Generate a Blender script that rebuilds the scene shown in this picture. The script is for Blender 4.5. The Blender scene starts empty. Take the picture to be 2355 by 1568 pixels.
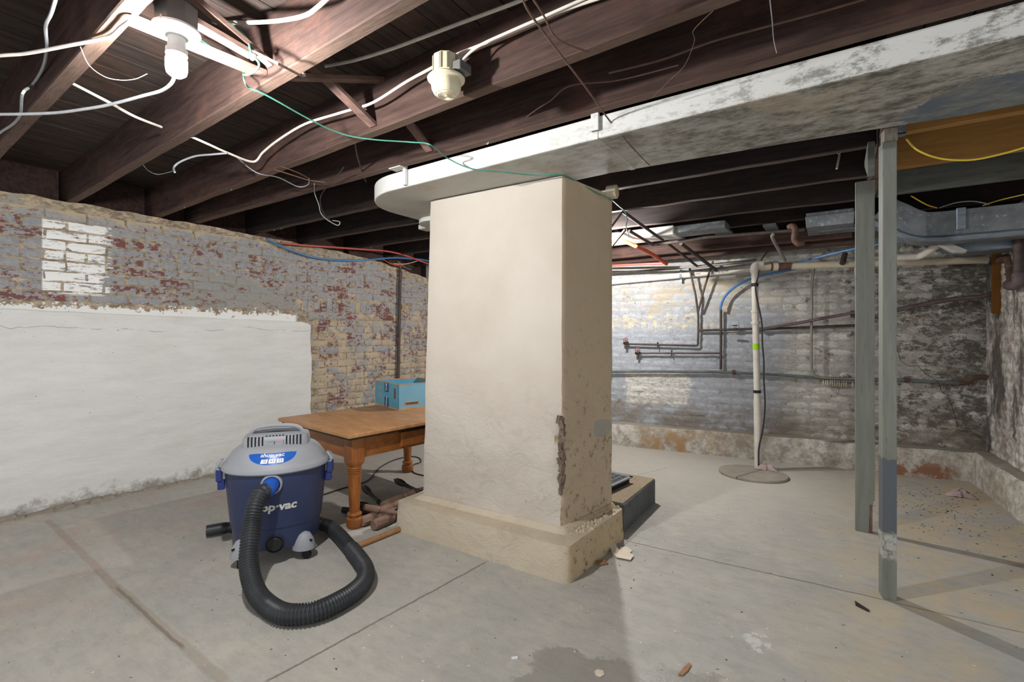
import bpy, bmesh, math, random
from mathutils import Vector, Matrix, noise
random.seed(7)
SC = bpy.context.scene
COL = SC.collection
PI = math.pi

# ------------------------------------------------------------------ camera, light, exposure
CAM = Vector((0.0, 0.0, 1.2))
FPX, CX, HY = 1110.0, 1177.5, 768.0
RT = Vector((.829, .559, 0)); FW = Vector((-.559, .829, 0))
cam_data = bpy.data.cameras.new('camera')
cam = bpy.data.objects.new('camera', cam_data); COL.objects.link(cam)
cam.location = CAM
cam.rotation_euler = (PI/2, 0, math.atan2(.559, .829))
cam_data.sensor_width = 36.0
cam_data.lens = 36.0*FPX/2355.0
cam_data.shift_y = -(784.0-HY)/2355.0
cam_data.clip_start = .02
SC.camera = cam

world = bpy.data.worlds.new('world'); SC.world = world
world.use_nodes = True
bg = world.node_tree.nodes['Background']
bg.inputs[0].default_value = (.93, .96, 1.0, 1)
bg.inputs[1].default_value = .95
BULB_POWER = 88.0
SC.view_settings.view_transform = 'Standard'
SC.view_settings.look = 'None'
SC.view_settings.exposure = 0.45
SC.view_settings.gamma = 1.0
SC.view_settings.use_curve_mapping = False
SC.cycles.max_bounces = 8
SC.cycles.diffuse_bounces = 5

def point_lamp(name, loc, power, radius, color, label):
    l = bpy.data.lights.new(name, 'POINT'); l.energy = power; l.shadow_soft_size = radius; l.color = color
    o = bpy.data.objects.new(name, l); o.location = loc; COL.objects.link(o)
    return o
B1 = Vector((-1.631, .633, 2.0))
B2 = Vector((-1.69, 3.88, 2.0))

# ------------------------------------------------------------------ measuring: a photo pixel seen on a real plane
def ray(x, y): return RT*((x-CX)/FPX) + FW + Vector((0, 0, (HY-y)/FPX))
def onz(x, y, z=0.0):
    k = ray(x, y); return CAM + k*((z-CAM.z)/k.z)
def onx(x, y, X):
    k = ray(x, y); return CAM + k*(X/k.x)
def ony(x, y, Y):
    k = ray(x, y); return CAM + k*(Y/k.y)
def atd(x, y, D): return CAM + ray(x, y)*D
# far wall: ledge face line and wall line
def farY(X): return 5.173 + .132*(X+.328)          # face of the ledge
FN = Vector((.132, -1, 0)).normalized()              # towards the room
def onfar(x, y, off=.15):
    k = ray(x, y); # Y = 5.173+.132(X+.328)+.12-off'
    c = 5.173+.132*.328+.13-off
    t = c/(k.y-.132*k.x); return CAM + k*t
def leftX(Y): return -4.50 + .055*(Y-.745)
LN = Vector((1, -.055, 0)).normalized()
def onleft(x, y, off=0.03):
    k = ray(x, y); c = -4.50-.055*.745+off
    t = c/(k.x-.055*k.y); return CAM + k*t

# ------------------------------------------------------------------ colours and materials
def lin(h):
    h = h.lstrip('#'); out = []
    for i in (0, 2, 4):
        v = int(h[i:i+2], 16)/255
        out.append(v/12.92 if v <= .04045 else ((v+.055)/1.055)**2.4)
    return (*out, 1)

class NT:
    """tiny node-graph writer"""
    def __init__(s, name):
        s.m = bpy.data.materials.new(name); s.m.use_nodes = True
        s.t = s.m.node_tree; s.t.nodes.clear()
        s.out = s.t.nodes.new('ShaderNodeOutputMaterial')
        s.b = s.t.nodes.new('ShaderNodeBsdfPrincipled')
        s.t.links.new(s.b.outputs[0], s.out.inputs[0])
        s._pos = None
    def n(s, typ, **kw):
        nd = s.t.nodes.new(typ)
        for k, v in kw.items(): setattr(nd, k, v)
        return nd
    def put(s, sock, v):
        if isinstance(v, bpy.types.NodeSocket): s.t.links.new(v, sock)
        elif v is not None: sock.default_value = v
    def pos(s):
        if s._pos is None: s._pos = s.n('ShaderNodeNewGeometry').outputs['Position']
        return s._pos
    def objc(s): return s.n('ShaderNodeTexCoord').outputs['Object']
    def rnd(s): return s.n('ShaderNodeObjectInfo').outputs['Random']
    def scale(s, v, sc):
        nd = s.n('ShaderNodeMapping'); s.put(nd.inputs[0], v); nd.inputs['Scale'].default_value = sc
        return nd.outputs[0]
    def xyz(s, v):
        nd = s.n('ShaderNodeSeparateXYZ'); s.put(nd.inputs[0], v); return nd.outputs
    def math(s, op, a, b=None, c=None, clamp=False):
        nd = s.n('ShaderNodeMath', operation=op, use_clamp=clamp)
        s.put(nd.inputs[0], a)
        if b is not None: s.put(nd.inputs[1], b)
        if c is not None: s.put(nd.inputs[2], c)
        return nd.outputs[0]
    def noise(s, vec, sc, det=4, rough=.6, dist=0, dims='3D', w=0):
        nd = s.n('ShaderNodeTexNoise'); s.put(nd.inputs['Vector'], vec)
        nd.inputs['Scale'].default_value = sc; nd.inputs['Detail'].default_value = det
        nd.inputs['Roughness'].default_value = rough; nd.inputs['Distortion'].default_value = dist
        return nd.outputs[0]
    def voro(s, vec, sc, feature='F1'):
        nd = s.n('ShaderNodeTexVoronoi', feature=feature); s.put(nd.inputs['Vector'], vec)
        nd.inputs['Scale'].default_value = sc; return nd.outputs[0]
    def ramp(s, v, lo, hi, a=0.0, b=1.0):
        nd = s.n('ShaderNodeMapRange', clamp=True)
        s.put(nd.inputs[0], v); s.put(nd.inputs[1], lo); s.put(nd.inputs[2], hi)
        nd.inputs[3].default_value = a; nd.inputs[4].default_value = b
        return nd.outputs[0]
    def mix(s, f, a, b):
        nd = s.n('ShaderNodeMix', data_type='RGBA')
        s.put(nd.inputs[0], f); s.put(nd.inputs[6], a); s.put(nd.inputs[7], b)
        return nd.outputs[2]
    def mul(s, a, b): return s.math('MULTIPLY', a, b)
    def add(s, a, b): return s.math('ADD', a, b)
    def box(s, a, a0, a1, b, b0, b1, soft=.03):
        """mask 1 inside [a0,a1]x[b0,b1] of two coordinate sockets"""
        r = s.mul(s.ramp(a, a0-soft, a0+soft), s.ramp(a, a1-soft, a1+soft, 1, 0))
        return s.mul(r, s.mul(s.ramp(b, b0-soft, b0+soft), s.ramp(b, b1-soft, b1+soft, 1, 0)))
    def bump(s, h, strength=.3, dist=.01):
        nd = s.n('ShaderNodeBump'); s.put(nd.inputs['Height'], h)
        nd.inputs['Strength'].default_value = strength; nd.inputs['Distance'].default_value = dist
        s.t.links.new(nd.outputs[0], s.b.inputs['Normal'])
    def done(s, col, rough=.8, metal=0.0, spec=.3):
        s.put(s.b.inputs['Base Color'], col); s.put(s.b.inputs['Roughness'], rough)
        s.b.inputs['Metallic'].default_value = metal
        s.b.inputs['Specular IOR Level'].default_value = spec
        return s.m

def simple(name, c1, c2=None, sc=8, rough=.6, metal=0.0, stretch=(1, 1, 1), lo=.35, hi=.7, bump=.0, bsc=60, speck=None, spec=.3, local=True):
    g = NT(name)
    v = g.objc() if local else g.pos()
    v2 = g.scale(v, stretch)
    col = lin(c1)
    if c2: col = g.mix(g.ramp(g.noise(v2, sc, 6, .65), lo, hi), lin(c1), lin(c2))
    if speck:
        col = g.mix(g.ramp(g.noise(v, speck[1], 3, .6), speck[2], speck[2]+.06), col, lin(speck[0]))
    if bump: g.bump(g.noise(v2, bsc, 5, .7), bump, .004)
    return g.done(col, rough, metal, spec)

def wood(name, c1, c2, c3=None, axis=(1, 14, 14), sc=3.0, rough=.75, bump=.35, local=False, spec=.25, edge=None):
    g = NT(name); v = g.objc() if local else g.pos()
    if not local:   # vary the figure from board to board
        nd = g.n('ShaderNodeVectorMath', operation='ADD'); g.put(nd.inputs[0], v)
        cb = g.n('ShaderNodeCombineXYZ'); r = g.mul(g.rnd(), 9.0)
        for i in range(3): g.put(cb.inputs[i], r)
        g.put(nd.inputs[1], cb.outputs[0]); v = nd.outputs[0]
    s2 = g.scale(v, axis)
    grain = g.noise(s2, sc, 8, .7, .4)
    col = g.mix(g.ramp(grain, .35, .65), lin(c1), lin(c2))
    fine = g.noise(s2, sc*5, 4, .6)
    col = g.mix(g.ramp(fine, .5, .8, 0, .5), col, lin(c1))
    if c3: col = g.mix(g.ramp(g.noise(v, 2.2, 5, .7), .52, .72, 0, .75), col, lin(c3))
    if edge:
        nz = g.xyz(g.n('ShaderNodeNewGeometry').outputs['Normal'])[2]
        col = g.mix(g.mul(g.ramp(nz, -.6, -.9), g.ramp(fine, .35, .6, .35, .8)), col, lin(edge))  # undersides paler: raw timber edges, with the stronger light there put into the colour
    g.bump(grain, bump, .006)
    return g.done(col, rough, 0, spec)

M = {}
# old brick of the left wall: grey-blue paint flaking off red brick, pale smears
def brick_left(name, mortar):
    g = NT(name); p = g.pos(); X, Y, Z = g.xyz(p)
    nb = g.noise(p, 1.6, 5, .65); nf = g.noise(g.scale(p, (1, 1, 1.8)), 20, 6, .72); nm = g.noise(p, 6, 5, .7)
    grey = g.mix(g.ramp(g.noise(p, 40, 3), .4, .7), lin('#9c9b9a'), lin('#86868a'))
    red = g.mix(g.ramp(nf, .4, .6), lin('#5e3b37'), lin('#7b4e47'))
    tan = g.mix(g.ramp(nm, .35, .65), lin('#a5967f'), lin('#bfae95'))
    if mortar:
        col = g.mix(g.ramp(nf, .42, .58), tan, lin('#7d6f5d'))
        # plastered-over part of the middle
        col = g.mix(g.ramp(g.noise(p, 9, 4), .55, .62), col, lin('#96938a'))
    else:
        r = g.rnd()
        pr = g.add(g.mul(g.ramp(r, 0, 1, -.085, .085), 1.0), nf)
        lowred = g.ramp(Z, 1.75, 1.25, -.02, .035)
        pr = g.add(pr, lowred)
        pr = g.add(pr, g.ramp(nb, .3, .7, -.05, .06))
        col = g.mix(g.ramp(pr, .55, .58), grey, red)
        sm = g.add(g.noise(p, 5, 6, .7), g.add(g.ramp(Z, 1.9, .9, -.16, .03), g.mul(g.math('SUBTRACT', r, .5), .10)))
        col = g.mix(g.ramp(sm, .475, .54, 0, .92), col, tan)
        # one bare bright orange brick face
        d = g.noise(p, 30, 4, .7); yy = g.add(Y, g.ramp(d, .3, .7, -.05, .05)); zz = g.add(Z, g.ramp(d, .3, .7, -.03, .03))
        col = g.mix(g.box(yy, 2.50, 2.72, zz, 1.405, 1.455, .01), col, lin('#a8452c'))
        # top course limewashed buff
        zt = g.add(Z, g.ramp(nm, .3, .7, -.04, .04))
        col = g.mix(g.ramp(zt, 2.02, 2.05), col, lin('#b5a68c'))
    gm = g.box(g.add(Y, g.ramp(nm, .3, .7, -.1, .1)), 1.75, 2.75, g.add(Z, g.ramp(g.noise(p, 4, 4), .3, .7, -.08, .08)), 1.42, 1.66, .02)
    col = g.mix(g.mul(gm, g.ramp(nf, .62, .50, 0, .85)), col, lin('#93918a'))
    # white painted square high on the left, ragged on its right side
    d2 = g.noise(g.scale(p, (1, 1, 5)), 9, 5, .8)
    yy = g.add(Y, g.ramp(d2, .3, .7, -.02, .16))
    m = g.mul(g.ramp(Y, .930, .940), g.ramp(yy, 1.33, 1.35, 1, 0))
    m = g.mul(m, g.mul(g.ramp(Z, 1.47, 1.49), g.ramp(Z, 1.985, 1.995, 1, 0)))
    m = g.mul(m, g.ramp(g.noise(g.scale(p, (1, .5, 3)), 16, 5, .8), .54 if mortar else .40, .58 if mortar else .44))
    col = g.mix(m, col, lin('#ecebe8'))
    # white drips just above the white slab
    zz = g.add(Z, g.ramp(g.noise(p, 14, 4, .8), .3, .7, -.05, .05))
    m = g.mul(g.ramp(zz, 1.395, 1.40, 1, 0), g.mul(g.ramp(Y, 2.72, 2.75, 1, 0), g.ramp(Z, 1.2, 1.25)))
    col = g.mix(m, col, lin('#e4e3df'))
    # dark grime spots
    col = g.mix(g.ramp(g.noise(p, 11, 4, .75), .66, .72, 0, .8), col, lin('#4f4a44'))
    g.bump(g.add(nf, g.mul(g.noise(p, 90, 3), .5)), .4, .004)
    return g.done(col, .9, 0, .2)
M['brick_left'] = brick_left('painted_old_brick', False)
M['mortar_left'] = brick_left('lime_mortar', True)

def brick_far(name, mortar):
    g = NT(name); p = g.pos(); X, Y, Z = g.xyz(p)
    nf = g.noise(g.scale(p, (1, 1, 1.9)), 17, 8, .78); nm = g.noise(g.scale(p, (1, 1, 1.5)), 6, 8, .76); nb = g.noise(p, 1.5, 5, .7)
    blue = g.mix(g.ramp(g.noise(p, 30, 4), .35, .7), lin('#b0b4bb'), lin('#9a9fa6'))
    grey = g.mix(g.ramp(nm, .35, .65), lin('#9d9b96'), lin('#bdbab4'))
    white = g.mix(g.ramp(nf, .45, .6), lin('#dcdbd6'), lin('#a9a59b'))
    tan = lin('#b3a78f')
    # upper band beige grey, middle blue paint
    xx = g.add(X, g.ramp(nm, .3, .7, -.10, .10)); zz = g.add(Z, g.ramp(nm, .3, .7, -.10, .10))
    right = g.ramp(xx, -.50, -.38)
    col = g.mix(g.mul(g.ramp(zz, 1.44, 1.52), g.ramp(nf, .46, .50)), blue, grey)
    col = g.mix(g.mul(g.ramp(zz, 1.40, 1.5), g.ramp(g.noise(p, 14, 6, .8), .62, .64, 0, .8)), col, lin('#7a4f3d'))
    col = g.mix(g.mul(g.ramp(zz, 1.40, 1.46), g.ramp(g.noise(p, 5, 7, .75), .50, .55, 0, .75)), col, tan)
    rt = g.mix(g.ramp(g.add(nf, g.ramp(nb, .3, .7, -.05, .05)), .485, .515), grey, white)
    dk = g.ramp(g.add(nm, g.ramp(X, -.3, .9, -.10, .06)), .50, .545)
    rt = g.mix(g.mul(dk, g.ramp(nf, .60, .50, .25, .95)), rt, lin('#57524c'))
    rt = g.mix(g.ramp(g.noise(p, 12, 5, .75), .64, .68, 0, .8), rt, lin('#7c4a3a'))
    col = g.mix(right, col, rt)
    # whitewash patch low on the left
    d = g.noise(p, 11, 6, .8); x2 = g.add(X, g.ramp(d, .3, .7, -.08, .08)); z2 = g.add(Z, g.ramp(d, .3, .7, -.05, .05))
    m = g.box(x2, -1.92, -1.28, z2, .44, .80, .012)
    col = g.mix(g.mul(m, g.ramp(nf, .36, .44)), col, white)
    # flaked white arch band at the soldier course
    m = g.box(X, -2.6, -.95, z2, 1.25, 1.41, .02)
    col = g.mix(g.mul(m, g.ramp(nf, .50, .56)), col, lin('#cdbfa0'))
    # brown damp rising from the ledge
    m = g.mul(g.ramp(zz, .55, .30), g.ramp(g.noise(p, 4, 5, .7), .40, .55))
    col = g.mix(g.mul(m, .8), col, lin('#7d7263'))
    # small bare spots
    col = g.mix(g.ramp(g.noise(p, 8, 7, .8), .61, .63, 0, .85), col, lin('#857058'))
    if mortar: col = g.mix(g.ramp(X, -1.2, .2, .16, .42), col, lin('#605a51'))
    else: col = g.mix(g.mul(g.ramp(g.rnd(), .45, 1, 0, .5), g.ramp(X, -1.0, .3, .35, 1)), col, lin('#77726a'))
    g.bump(g.add(nf, g.mul(g.noise(p, 80, 3), .4)), .35, .004)
    return g.done(col, .88, 0, .2)
M['brick_far'] = brick_far('blue_painted_brick', False)
M['mortar_far'] = brick_far('blue_painted_mortar', True)

def brick_right(name, mortar):
    g = NT(name); p = g.pos(); X, Y, Z = g.xyz(p)
    nf = g.noise(g.scale(p, (1, 1, .8)), 16, 6, .75); nm = g.noise(p, 5, 6, .75)
    col = g.mix(g.ramp(nf, .42, .58), lin('#a19b94'), lin('#dad6d0'))
    col = g.mix(g.ramp(nm, .56, .64, 0, .7), col, lin('#7d5f56'))
    dk = g.ramp(g.add(g.noise(g.scale(p, (1, 1, .4)), 4, 5, .7), g.ramp(Y, 4.6, 5.4, -.08, .09)), .53, .62)
    col = g.mix(g.mul(dk, .85), col, lin('#45403c'))
    if mortar: col = g.mix(.3, col, lin('#6e665c'))
    g.bump(nf, .6, .01)
    return g.done(col, .9, 0, .2)
M['brick_right'] = brick_right('flaking_white_brick', False)
M['mortar_right'] = brick_right('flaking_white_mortar', True)

def slab_mat():
    g = NT('white_painted_render'); p = g.pos(); X, Y, Z = g.xyz(p)
    n1 = g.noise(g.scale(p, (1, 1, 4)), 3, 6, .7)
    col = g.mix(g.ramp(n1, .35, .75), lin('#dad9d5'), lin('#cac8c3'))
    col = g.mix(g.ramp(g.noise(p, 55, 3, .6), .72, .75), col, lin('#5c5650'))
    low = g.add(Z, g.ramp(g.noise(p, 12, 5, .7), .3, .7, -.07, .07))
    col = g.mix(g.ramp(low, .09, .0, 0, .9), col, lin('#86807a'))
    # long hairline cracks
    w = g.add(Z, g.ramp(g.noise(g.scale(p, (1, 1, .2)), 1.8, 5, .7), 0, 1, -.08, .08))
    ab = g.math('ABSOLUTE', g.math('SUBTRACT', w, 1.24))
    col = g.mix(g.mul(g.ramp(ab, .001, .004, 1, 0), g.ramp(n1, .45, .5, 0, .6)), col, lin('#807b74'))
    h = g.add(g.noise(g.scale(p, (1, 1, 6)), 7, 5, .6), g.mul(g.noise(p, 60, 4), .25))
    # board-marked steps every 25 cm
    st = g.math('FRACT', g.math('DIVIDE', g.add(Z, g.ramp(g.noise(p, 1.2, 2), 0, 1, -.03, .03)), .27))
    h = g.add(h, g.mul(g.ramp(st, 0, .03, 1, 0), .5))
    g.bump(h, .45, .008)
    return g.done(col, .8, 0, .25)
M['slab'] = slab_mat()

def ledge_mat():
    g = NT('whitewashed_ledge'); p = g.pos(); X, Y, Z = g.xyz(p)
    nf = g.noise(p, 16, 6, .75); nb = g.noise(p, 2.5, 6, .7)
    col = g.mix(g.ramp(nf, .42, .6), lin('#c9c5bc'), lin('#9a948a'))
    col = g.mix(g.ramp(nb, .50, .62, 0, .7), col, lin('#8f806a'))
    d = g.noise(p, 6, 6, .75)
    col = g.mix(g.mul(g.box(X, -1.75, -.95, Z, -.1, .21, .15), g.ramp(d, .46, .58)), col, lin('#a5835a'))
    col = g.mix(g.mul(g.box(X, .35, .8, Z, -.1, .14, .06), g.ramp(d, .46, .54)), col, lin('#8e6650'))
    nrm = g.n('ShaderNodeNewGeometry').outputs['Normal']
    top = g.ramp(g.xyz(nrm)[2], .6, .9)
    col = g.mix(g.mul(top, .75), col, lin('#8a8378'))
    col = g.mix(g.ramp(g.noise(p, 30, 4, .7), .66, .72), col, lin('#5b4c3d'))
    g.bump(nf, .7, .012)
    return g.done(col, .9, 0, .2)
M['ledge'] = ledge_mat()

def floor_mat():
    g = NT('old_concrete_floor'); p = g.pos(); X, Y, Z = g.xyz(p)
    n1 = g.noise(p, 1.6, 7, .7); n2 = g.noise(g.scale(p, (1, 2.2, 1)), 9, 7, .75); n3 = g.noise(p, 70, 3, .6)
    col = g.mix(g.ramp(n1, .35, .65), lin('#a09f99'), lin('#b3aea5'))
    col = g.mix(g.ramp(n2, .45, .75, 0, .6), col, lin('#8b8981'))
    col = g.mix(g.ramp(g.noise(p, 4.5, 6, .75), .55, .70, 0, .55), col, lin('#bfb5a4'))
    # warm dust on the right and pink-rust film on the left
    col = g.mix(g.mul(g.ramp(X, -.3, .3), g.ramp(g.noise(p, 3, 6, .7), .42, .6, 0, .7)), col, lin('#c0ab89'))
    col = g.mix(g.mul(g.ramp(X, -2.0, -3.2), g.ramp(g.noise(p, 2.3, 6, .7), .47, .65, 0, .6)), col, lin('#ae988b'))
    # pale slab at the far end
    col = g.mix(g.mul(g.ramp(Y, 2.9, 4.2), g.ramp(X, .2, -.4, 0, .55)), col, lin('#c4bcb1'))
    # specks: white chips, dark dirt
    col = g.mix(g.ramp(g.noise(p, 45, 2, .5), .735, .75), col, lin('#d8d4cc'))
    dirt = g.mul(g.ramp(X, .2, .7, 0, .05), g.ramp(Y, 3.3, 4.0))
    col = g.mix(g.ramp(g.add(g.noise(g.scale(p, (1, 1.8, 1)), 30, 3, .6), dirt), .70, .72, 0, .85), col, lin('#3c372f'))
    # wet patch in the foreground
    d = g.ramp(g.noise(p, 7, 6, .75), .3, .7, -.07, .07)
    wet = g.box(g.add(X, d), -.93, -.36, g.add(g.add(Y, d), g.mul(X, -.3)), .9, 1.89, .01)
    col = g.mix(g.mul(wet, .45), col, lin('#66645c'))
    # white star-like paint splash
    dx = g.math('SUBTRACT', X, -.258); dy = g.math('SUBTRACT', Y, 2.092)
    rr = g.math('SQRT', g.add(g.mul(dx, dx), g.mul(dy, dy)))
    col = g.mix(g.ramp(g.add(rr, g.ramp(g.noise(p, 22, 4, .7), .3, .7, -.05, .05)), .035, .045, .75, 0), col, lin('#c9cbc6'))
    rough = g.add(g.ramp(n2, .3, .7, .62, .8), g.mul(wet, -.36))
    h = g.add(n2, g.mul(n3, .35))
    def joint(x0, y0, x1, y1, w, colr, amt):
        nonlocal col, h
        L = math.hypot(x1-x0, y1-y0); tx, ty = (x1-x0)/L, (y1-y0)/L
        s = g.add(g.mul(g.math('SUBTRACT', X, x0), -ty), g.mul(g.math('SUBTRACT', Y, y0), tx))
        t = g.add(g.mul(g.math('SUBTRACT', X, x0), tx), g.mul(g.math('SUBTRACT', Y, y0), ty))
        s = g.add(s, g.ramp(g.noise(p, 7, 5, .7), 0, 1, -.014, .014))
        a = g.math('ABSOLUTE', s)
        inn = g.mul(g.ramp(t, -.02, .02), g.ramp(t, L-.02, L+.02, 1, 0))
        mm = g.mul(g.ramp(a, w*.5, w, 1, 0), inn)
        col = g.mix(g.mul(mm, amt), col, colr)
        h = g.add(h, g.mul(mm, -1.1))
    for j in JOINTS: joint(*j)
    g.bump(h, .4, .006)
    return g.done(col, rough, 0, .35)
def fz(a, b): v = onz(*a); w = onz(*b); return (v.x, v.y, w.x, w.y)
JOINTS = [(*fz((110, 1195), (270, 1350)), .022, lin('#98877a'), .6),
          (*fz((270, 1350), (420, 1490)), .009, lin('#5a5348'), .85),
          (*fz((265, 1345), (520, 1568)), .028, lin('#978a7a'), .5),
          (*fz((610, 1568), (1118, 1292)), .007, lin('#6b6254'), .75),
          (*fz((1445, 1245), (2030, 1378)), .006, lin('#6b5f50'), .8),
          (*fz((2030, 1378), (2355, 1455)), .006, lin('#6b5f50'), .6),
          (*fz((1403, 1110), (1535, 1075)), .006, lin('#7b7468'), .5)]
M['floor'] = floor_mat()

def plaster_mat(name, c1, c2, low):
    g = NT(name); p = g.pos(); X, Y, Z = g.xyz(p)
    col = g.mix(g.ramp(g.noise(p, 3, 5, .6), .35, .7), lin(c1), lin(c2))
    rough = g.ramp(Z, 1.05, .55)
    n = g.noise(p, 22, 6, .75); w = g.noise(g.scale(p, (1, 1, 1.3)), 8, 6, .75, .8)
    col = g.mix(g.mul(g.add(g.mul(rough, .9), .05), g.ramp(n, .66, .72)), col, lin('#97846c'))
    crack = g.ramp(g.math('ABSOLUTE', g.math('SUBTRACT', w, .5)), .001, .006, 1, 0)
    crack = g.mul(crack, g.ramp(g.noise(p, 5, 3), .5, .62))
    col = g.mix(g.mul(g.mul(crack, rough), .55), col, lin('#6b5c4b'))
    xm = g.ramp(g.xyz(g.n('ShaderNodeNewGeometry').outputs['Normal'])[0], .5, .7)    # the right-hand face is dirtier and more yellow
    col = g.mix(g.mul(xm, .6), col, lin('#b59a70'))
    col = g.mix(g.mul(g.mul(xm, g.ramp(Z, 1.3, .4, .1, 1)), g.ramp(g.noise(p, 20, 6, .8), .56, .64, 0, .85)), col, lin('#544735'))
    dx = g.math('SUBTRACT', Y, 2.60); dz = g.math('SUBTRACT', Z, .66)
    rr = g.math('SQRT', g.add(g.mul(g.mul(dx, dx), .35), g.mul(dz, dz)))
    col = g.mix(g.mul(xm, g.ramp(g.add(rr, g.ramp(w, .3, .7, -.01, .01)), .05, .056, 1, 0)), col, lin('#a29d90'))
    h = g.add(g.mul(g.add(g.mul(w, 3), n), g.add(g.mul(rough, .8), .12)), g.mul(crack, g.mul(rough, -.3)))
    g.bump(h, .55, .009)
    return g.done(col, .8, 0, .25)
M['plaster'] = plaster_mat('cream_plaster', '#c0b8ad', '#b8aea2', 1)
M['plinth'] = plaster_mat('cream_plinth_plaster', '#c2b6a2', '#b9ac96', 1)
M['broken'] = simple('broken_brick_core', '#5a4a40', '#857565', 30, .95, bump=.6)

def duct_mat():
    g = NT('whitewashed_duct_wrap'); p = g.pos(); X, Y, Z = g.xyz(p)
    n = g.noise(g.scale(p, (1, 2.2, 2.2)), 9, 7, .8); nb = g.noise(p, 2.2, 6, .7)
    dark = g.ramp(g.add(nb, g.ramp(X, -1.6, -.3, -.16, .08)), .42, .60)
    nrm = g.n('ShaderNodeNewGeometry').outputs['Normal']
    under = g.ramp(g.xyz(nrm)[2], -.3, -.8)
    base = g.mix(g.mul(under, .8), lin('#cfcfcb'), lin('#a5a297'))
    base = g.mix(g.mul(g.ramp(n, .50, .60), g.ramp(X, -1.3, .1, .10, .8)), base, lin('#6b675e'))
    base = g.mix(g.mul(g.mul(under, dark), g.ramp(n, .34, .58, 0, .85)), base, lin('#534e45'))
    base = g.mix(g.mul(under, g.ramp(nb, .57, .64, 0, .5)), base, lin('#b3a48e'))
    # peeled patch that shows the blue-grey metal
    d = g.ramp(g.noise(p, 12, 6, .8), .3, .7, -.045, .045)
    yy = g.add(Y, d); ln = g.add(yy, g.mul(g.math('SUBTRACT', X, .15), -.04))
    pe = g.mul(g.mul(under, g.ramp(g.add(g.add(X, d), g.mul(g.math('ABSOLUTE', g.math('SUBTRACT', Y, 2.36)), -1.1)), .155, .160)), g.ramp(ln, 2.14, 2.15))
    base = g.mix(pe, base, g.mix(g.ramp(n, .45, .6), lin('#5a626c'), lin('#7c7d76')))
    g.bump(g.add(n, g.mul(pe, -.8)), .35, .005)
    return g.done(base, .65, 0, .3)
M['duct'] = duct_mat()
M['joist'] = wood('dark_joist_timber', '#30231f', '#4e3b35', '#644438', (1, 12, 12), 3.2, .85, .4, edge='#6e5a4e')
M['joist_dark'] = wood('shaded_joist_timber', '#1a1514', '#2c2422', '#3a2823', (1, 12, 12), 3.2, .85, .4, edge='#5e5049')  # far joists: their deep shade put into a darker copy of the timber colour
M['board'] = wood('subfloor_board', '#322a27', '#4d423d', '#5d4436', (12, 1, 12), 2.6, .85, .3)
M['bridging'] = wood('bridging_timber', '#5b4640', '#7d645a', None, (9, 2, 9), 3, .8, .3)
M['new_joist'] = wood('new_yellow_lumber', '#81592a', '#98713b', None, (1, 10, 10), 2.2, .6, .15)
M['grey_beam'] = wood('grey_painted_timber', '#50524e', '#686a64', '#7d7a70', (1, 8, 8), 3, .7, .2)
def post_mat():
    g = NT('grey_green_post_paint'); p = g.pos(); X, Y, Z = g.xyz(p)
    gr = g.noise(g.scale(p, (9, 9, .8)), 4, 7, .7)
    col = g.mix(g.ramp(gr, .35, .7), lin('#6c6f66'), lin('#7e8177'))
    col = g.mix(g.ramp(g.noise(g.scale(p, (30, 30, 3)), 4, 4, .6), .62, .70, 0, .6), col, lin('#4f524b'))
    # front post carries a darker blue-grey band and a bare whitish band near its foot
    fr = g.ramp(Y, 3.0, 3.1, 1, 0)
    zz = g.add(Z, g.ramp(g.noise(p, 40, 4, .7), .3, .7, -.01, .01))
    b1 = g.mul(g.ramp(zz, .30, .305), g.ramp(zz, .635, .64, 1, 0))
    col = g.mix(g.mul(b1, fr), col, lin('#54585e'))
    b2 = g.mul(g.ramp(zz, .18, .20), g.ramp(zz, .295, .30, 1, 0))
    col = g.mix(g.mul(g.mul(b2, fr), g.ramp(g.noise(p, 40, 4, .7), .40, .55)), col, lin('#a9a7a0'))
    g.bump(gr, .3, .004)
    return g.done(col, .55, 0, .35)
M['post'] = post_mat()
M['post_top'] = simple('scraped_post_head', '#9c9486', '#6a6258', 14, .85, bump=.4, stretch=(4, 4, 1))
M['galv'] = simple('galvanised_sheet', '#6d7276', '#8b9094', 9, .5, .35, bump=.08, speck=('#9ba4a8', 38, .60))
M['galv_blue'] = simple('blue_grey_sheet', '#68747f', '#8d97a0', 6, .42, .4, stretch=(1, 6, 6))
M['tape'] = simple('foil_white_sheet', '#c9c8c4', '#b0aea8', 5, .6)
M['iron'] = simple('dark_iron_pipe', '#413936', '#5b504a', 20, .6, .2, bump=.2)
M['rust'] = simple('rusty_fitting', '#4f3a32', '#6b5346', 25, .75, .1, bump=.3)
M['brownpipe'] = simple('brown_painted_pipe', '#54474a', '#6b5c5c', 15, .55)
M['conduit'] = simple('grey_green_conduit', '#545a58', '#6d7270', 12, .55)
M['conduit_lt'] = simple('pale_conduit', '#77736c', '#8d8880', 12, .5, .1)
M['pvc'] = simple('white_pvc', '#d9d4cb', '#cbc3b8', 6, .35)
M['pvc_cream'] = simple('cream_painted_pipe', '#c9c0ae', '#bdb19c', 8, .5)
M['pvc_text'] = simple('pvc_print', '#4a4a4c', rough=.5)
M['tape_green'] = simple('lime_tape', '#a3d42a', rough=.5)
M['tape_black'] = simple('black_tape', '#232326', rough=.5)
M['blue_pex'] = simple('blue_tubing', '#3f6d9c', '#4d7dab', 8, .35)
M['red_pex'] = simple('red_tubing', '#b5574c', '#a94b41', 8, .4)
M['orange'] = simple('orange_strap', '#cf6039', '#bf4f30', 8, .5)
M['cable_white'] = simple('white_cable', '#d6cfc4', '#c3bbb0', 20, .5)
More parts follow.
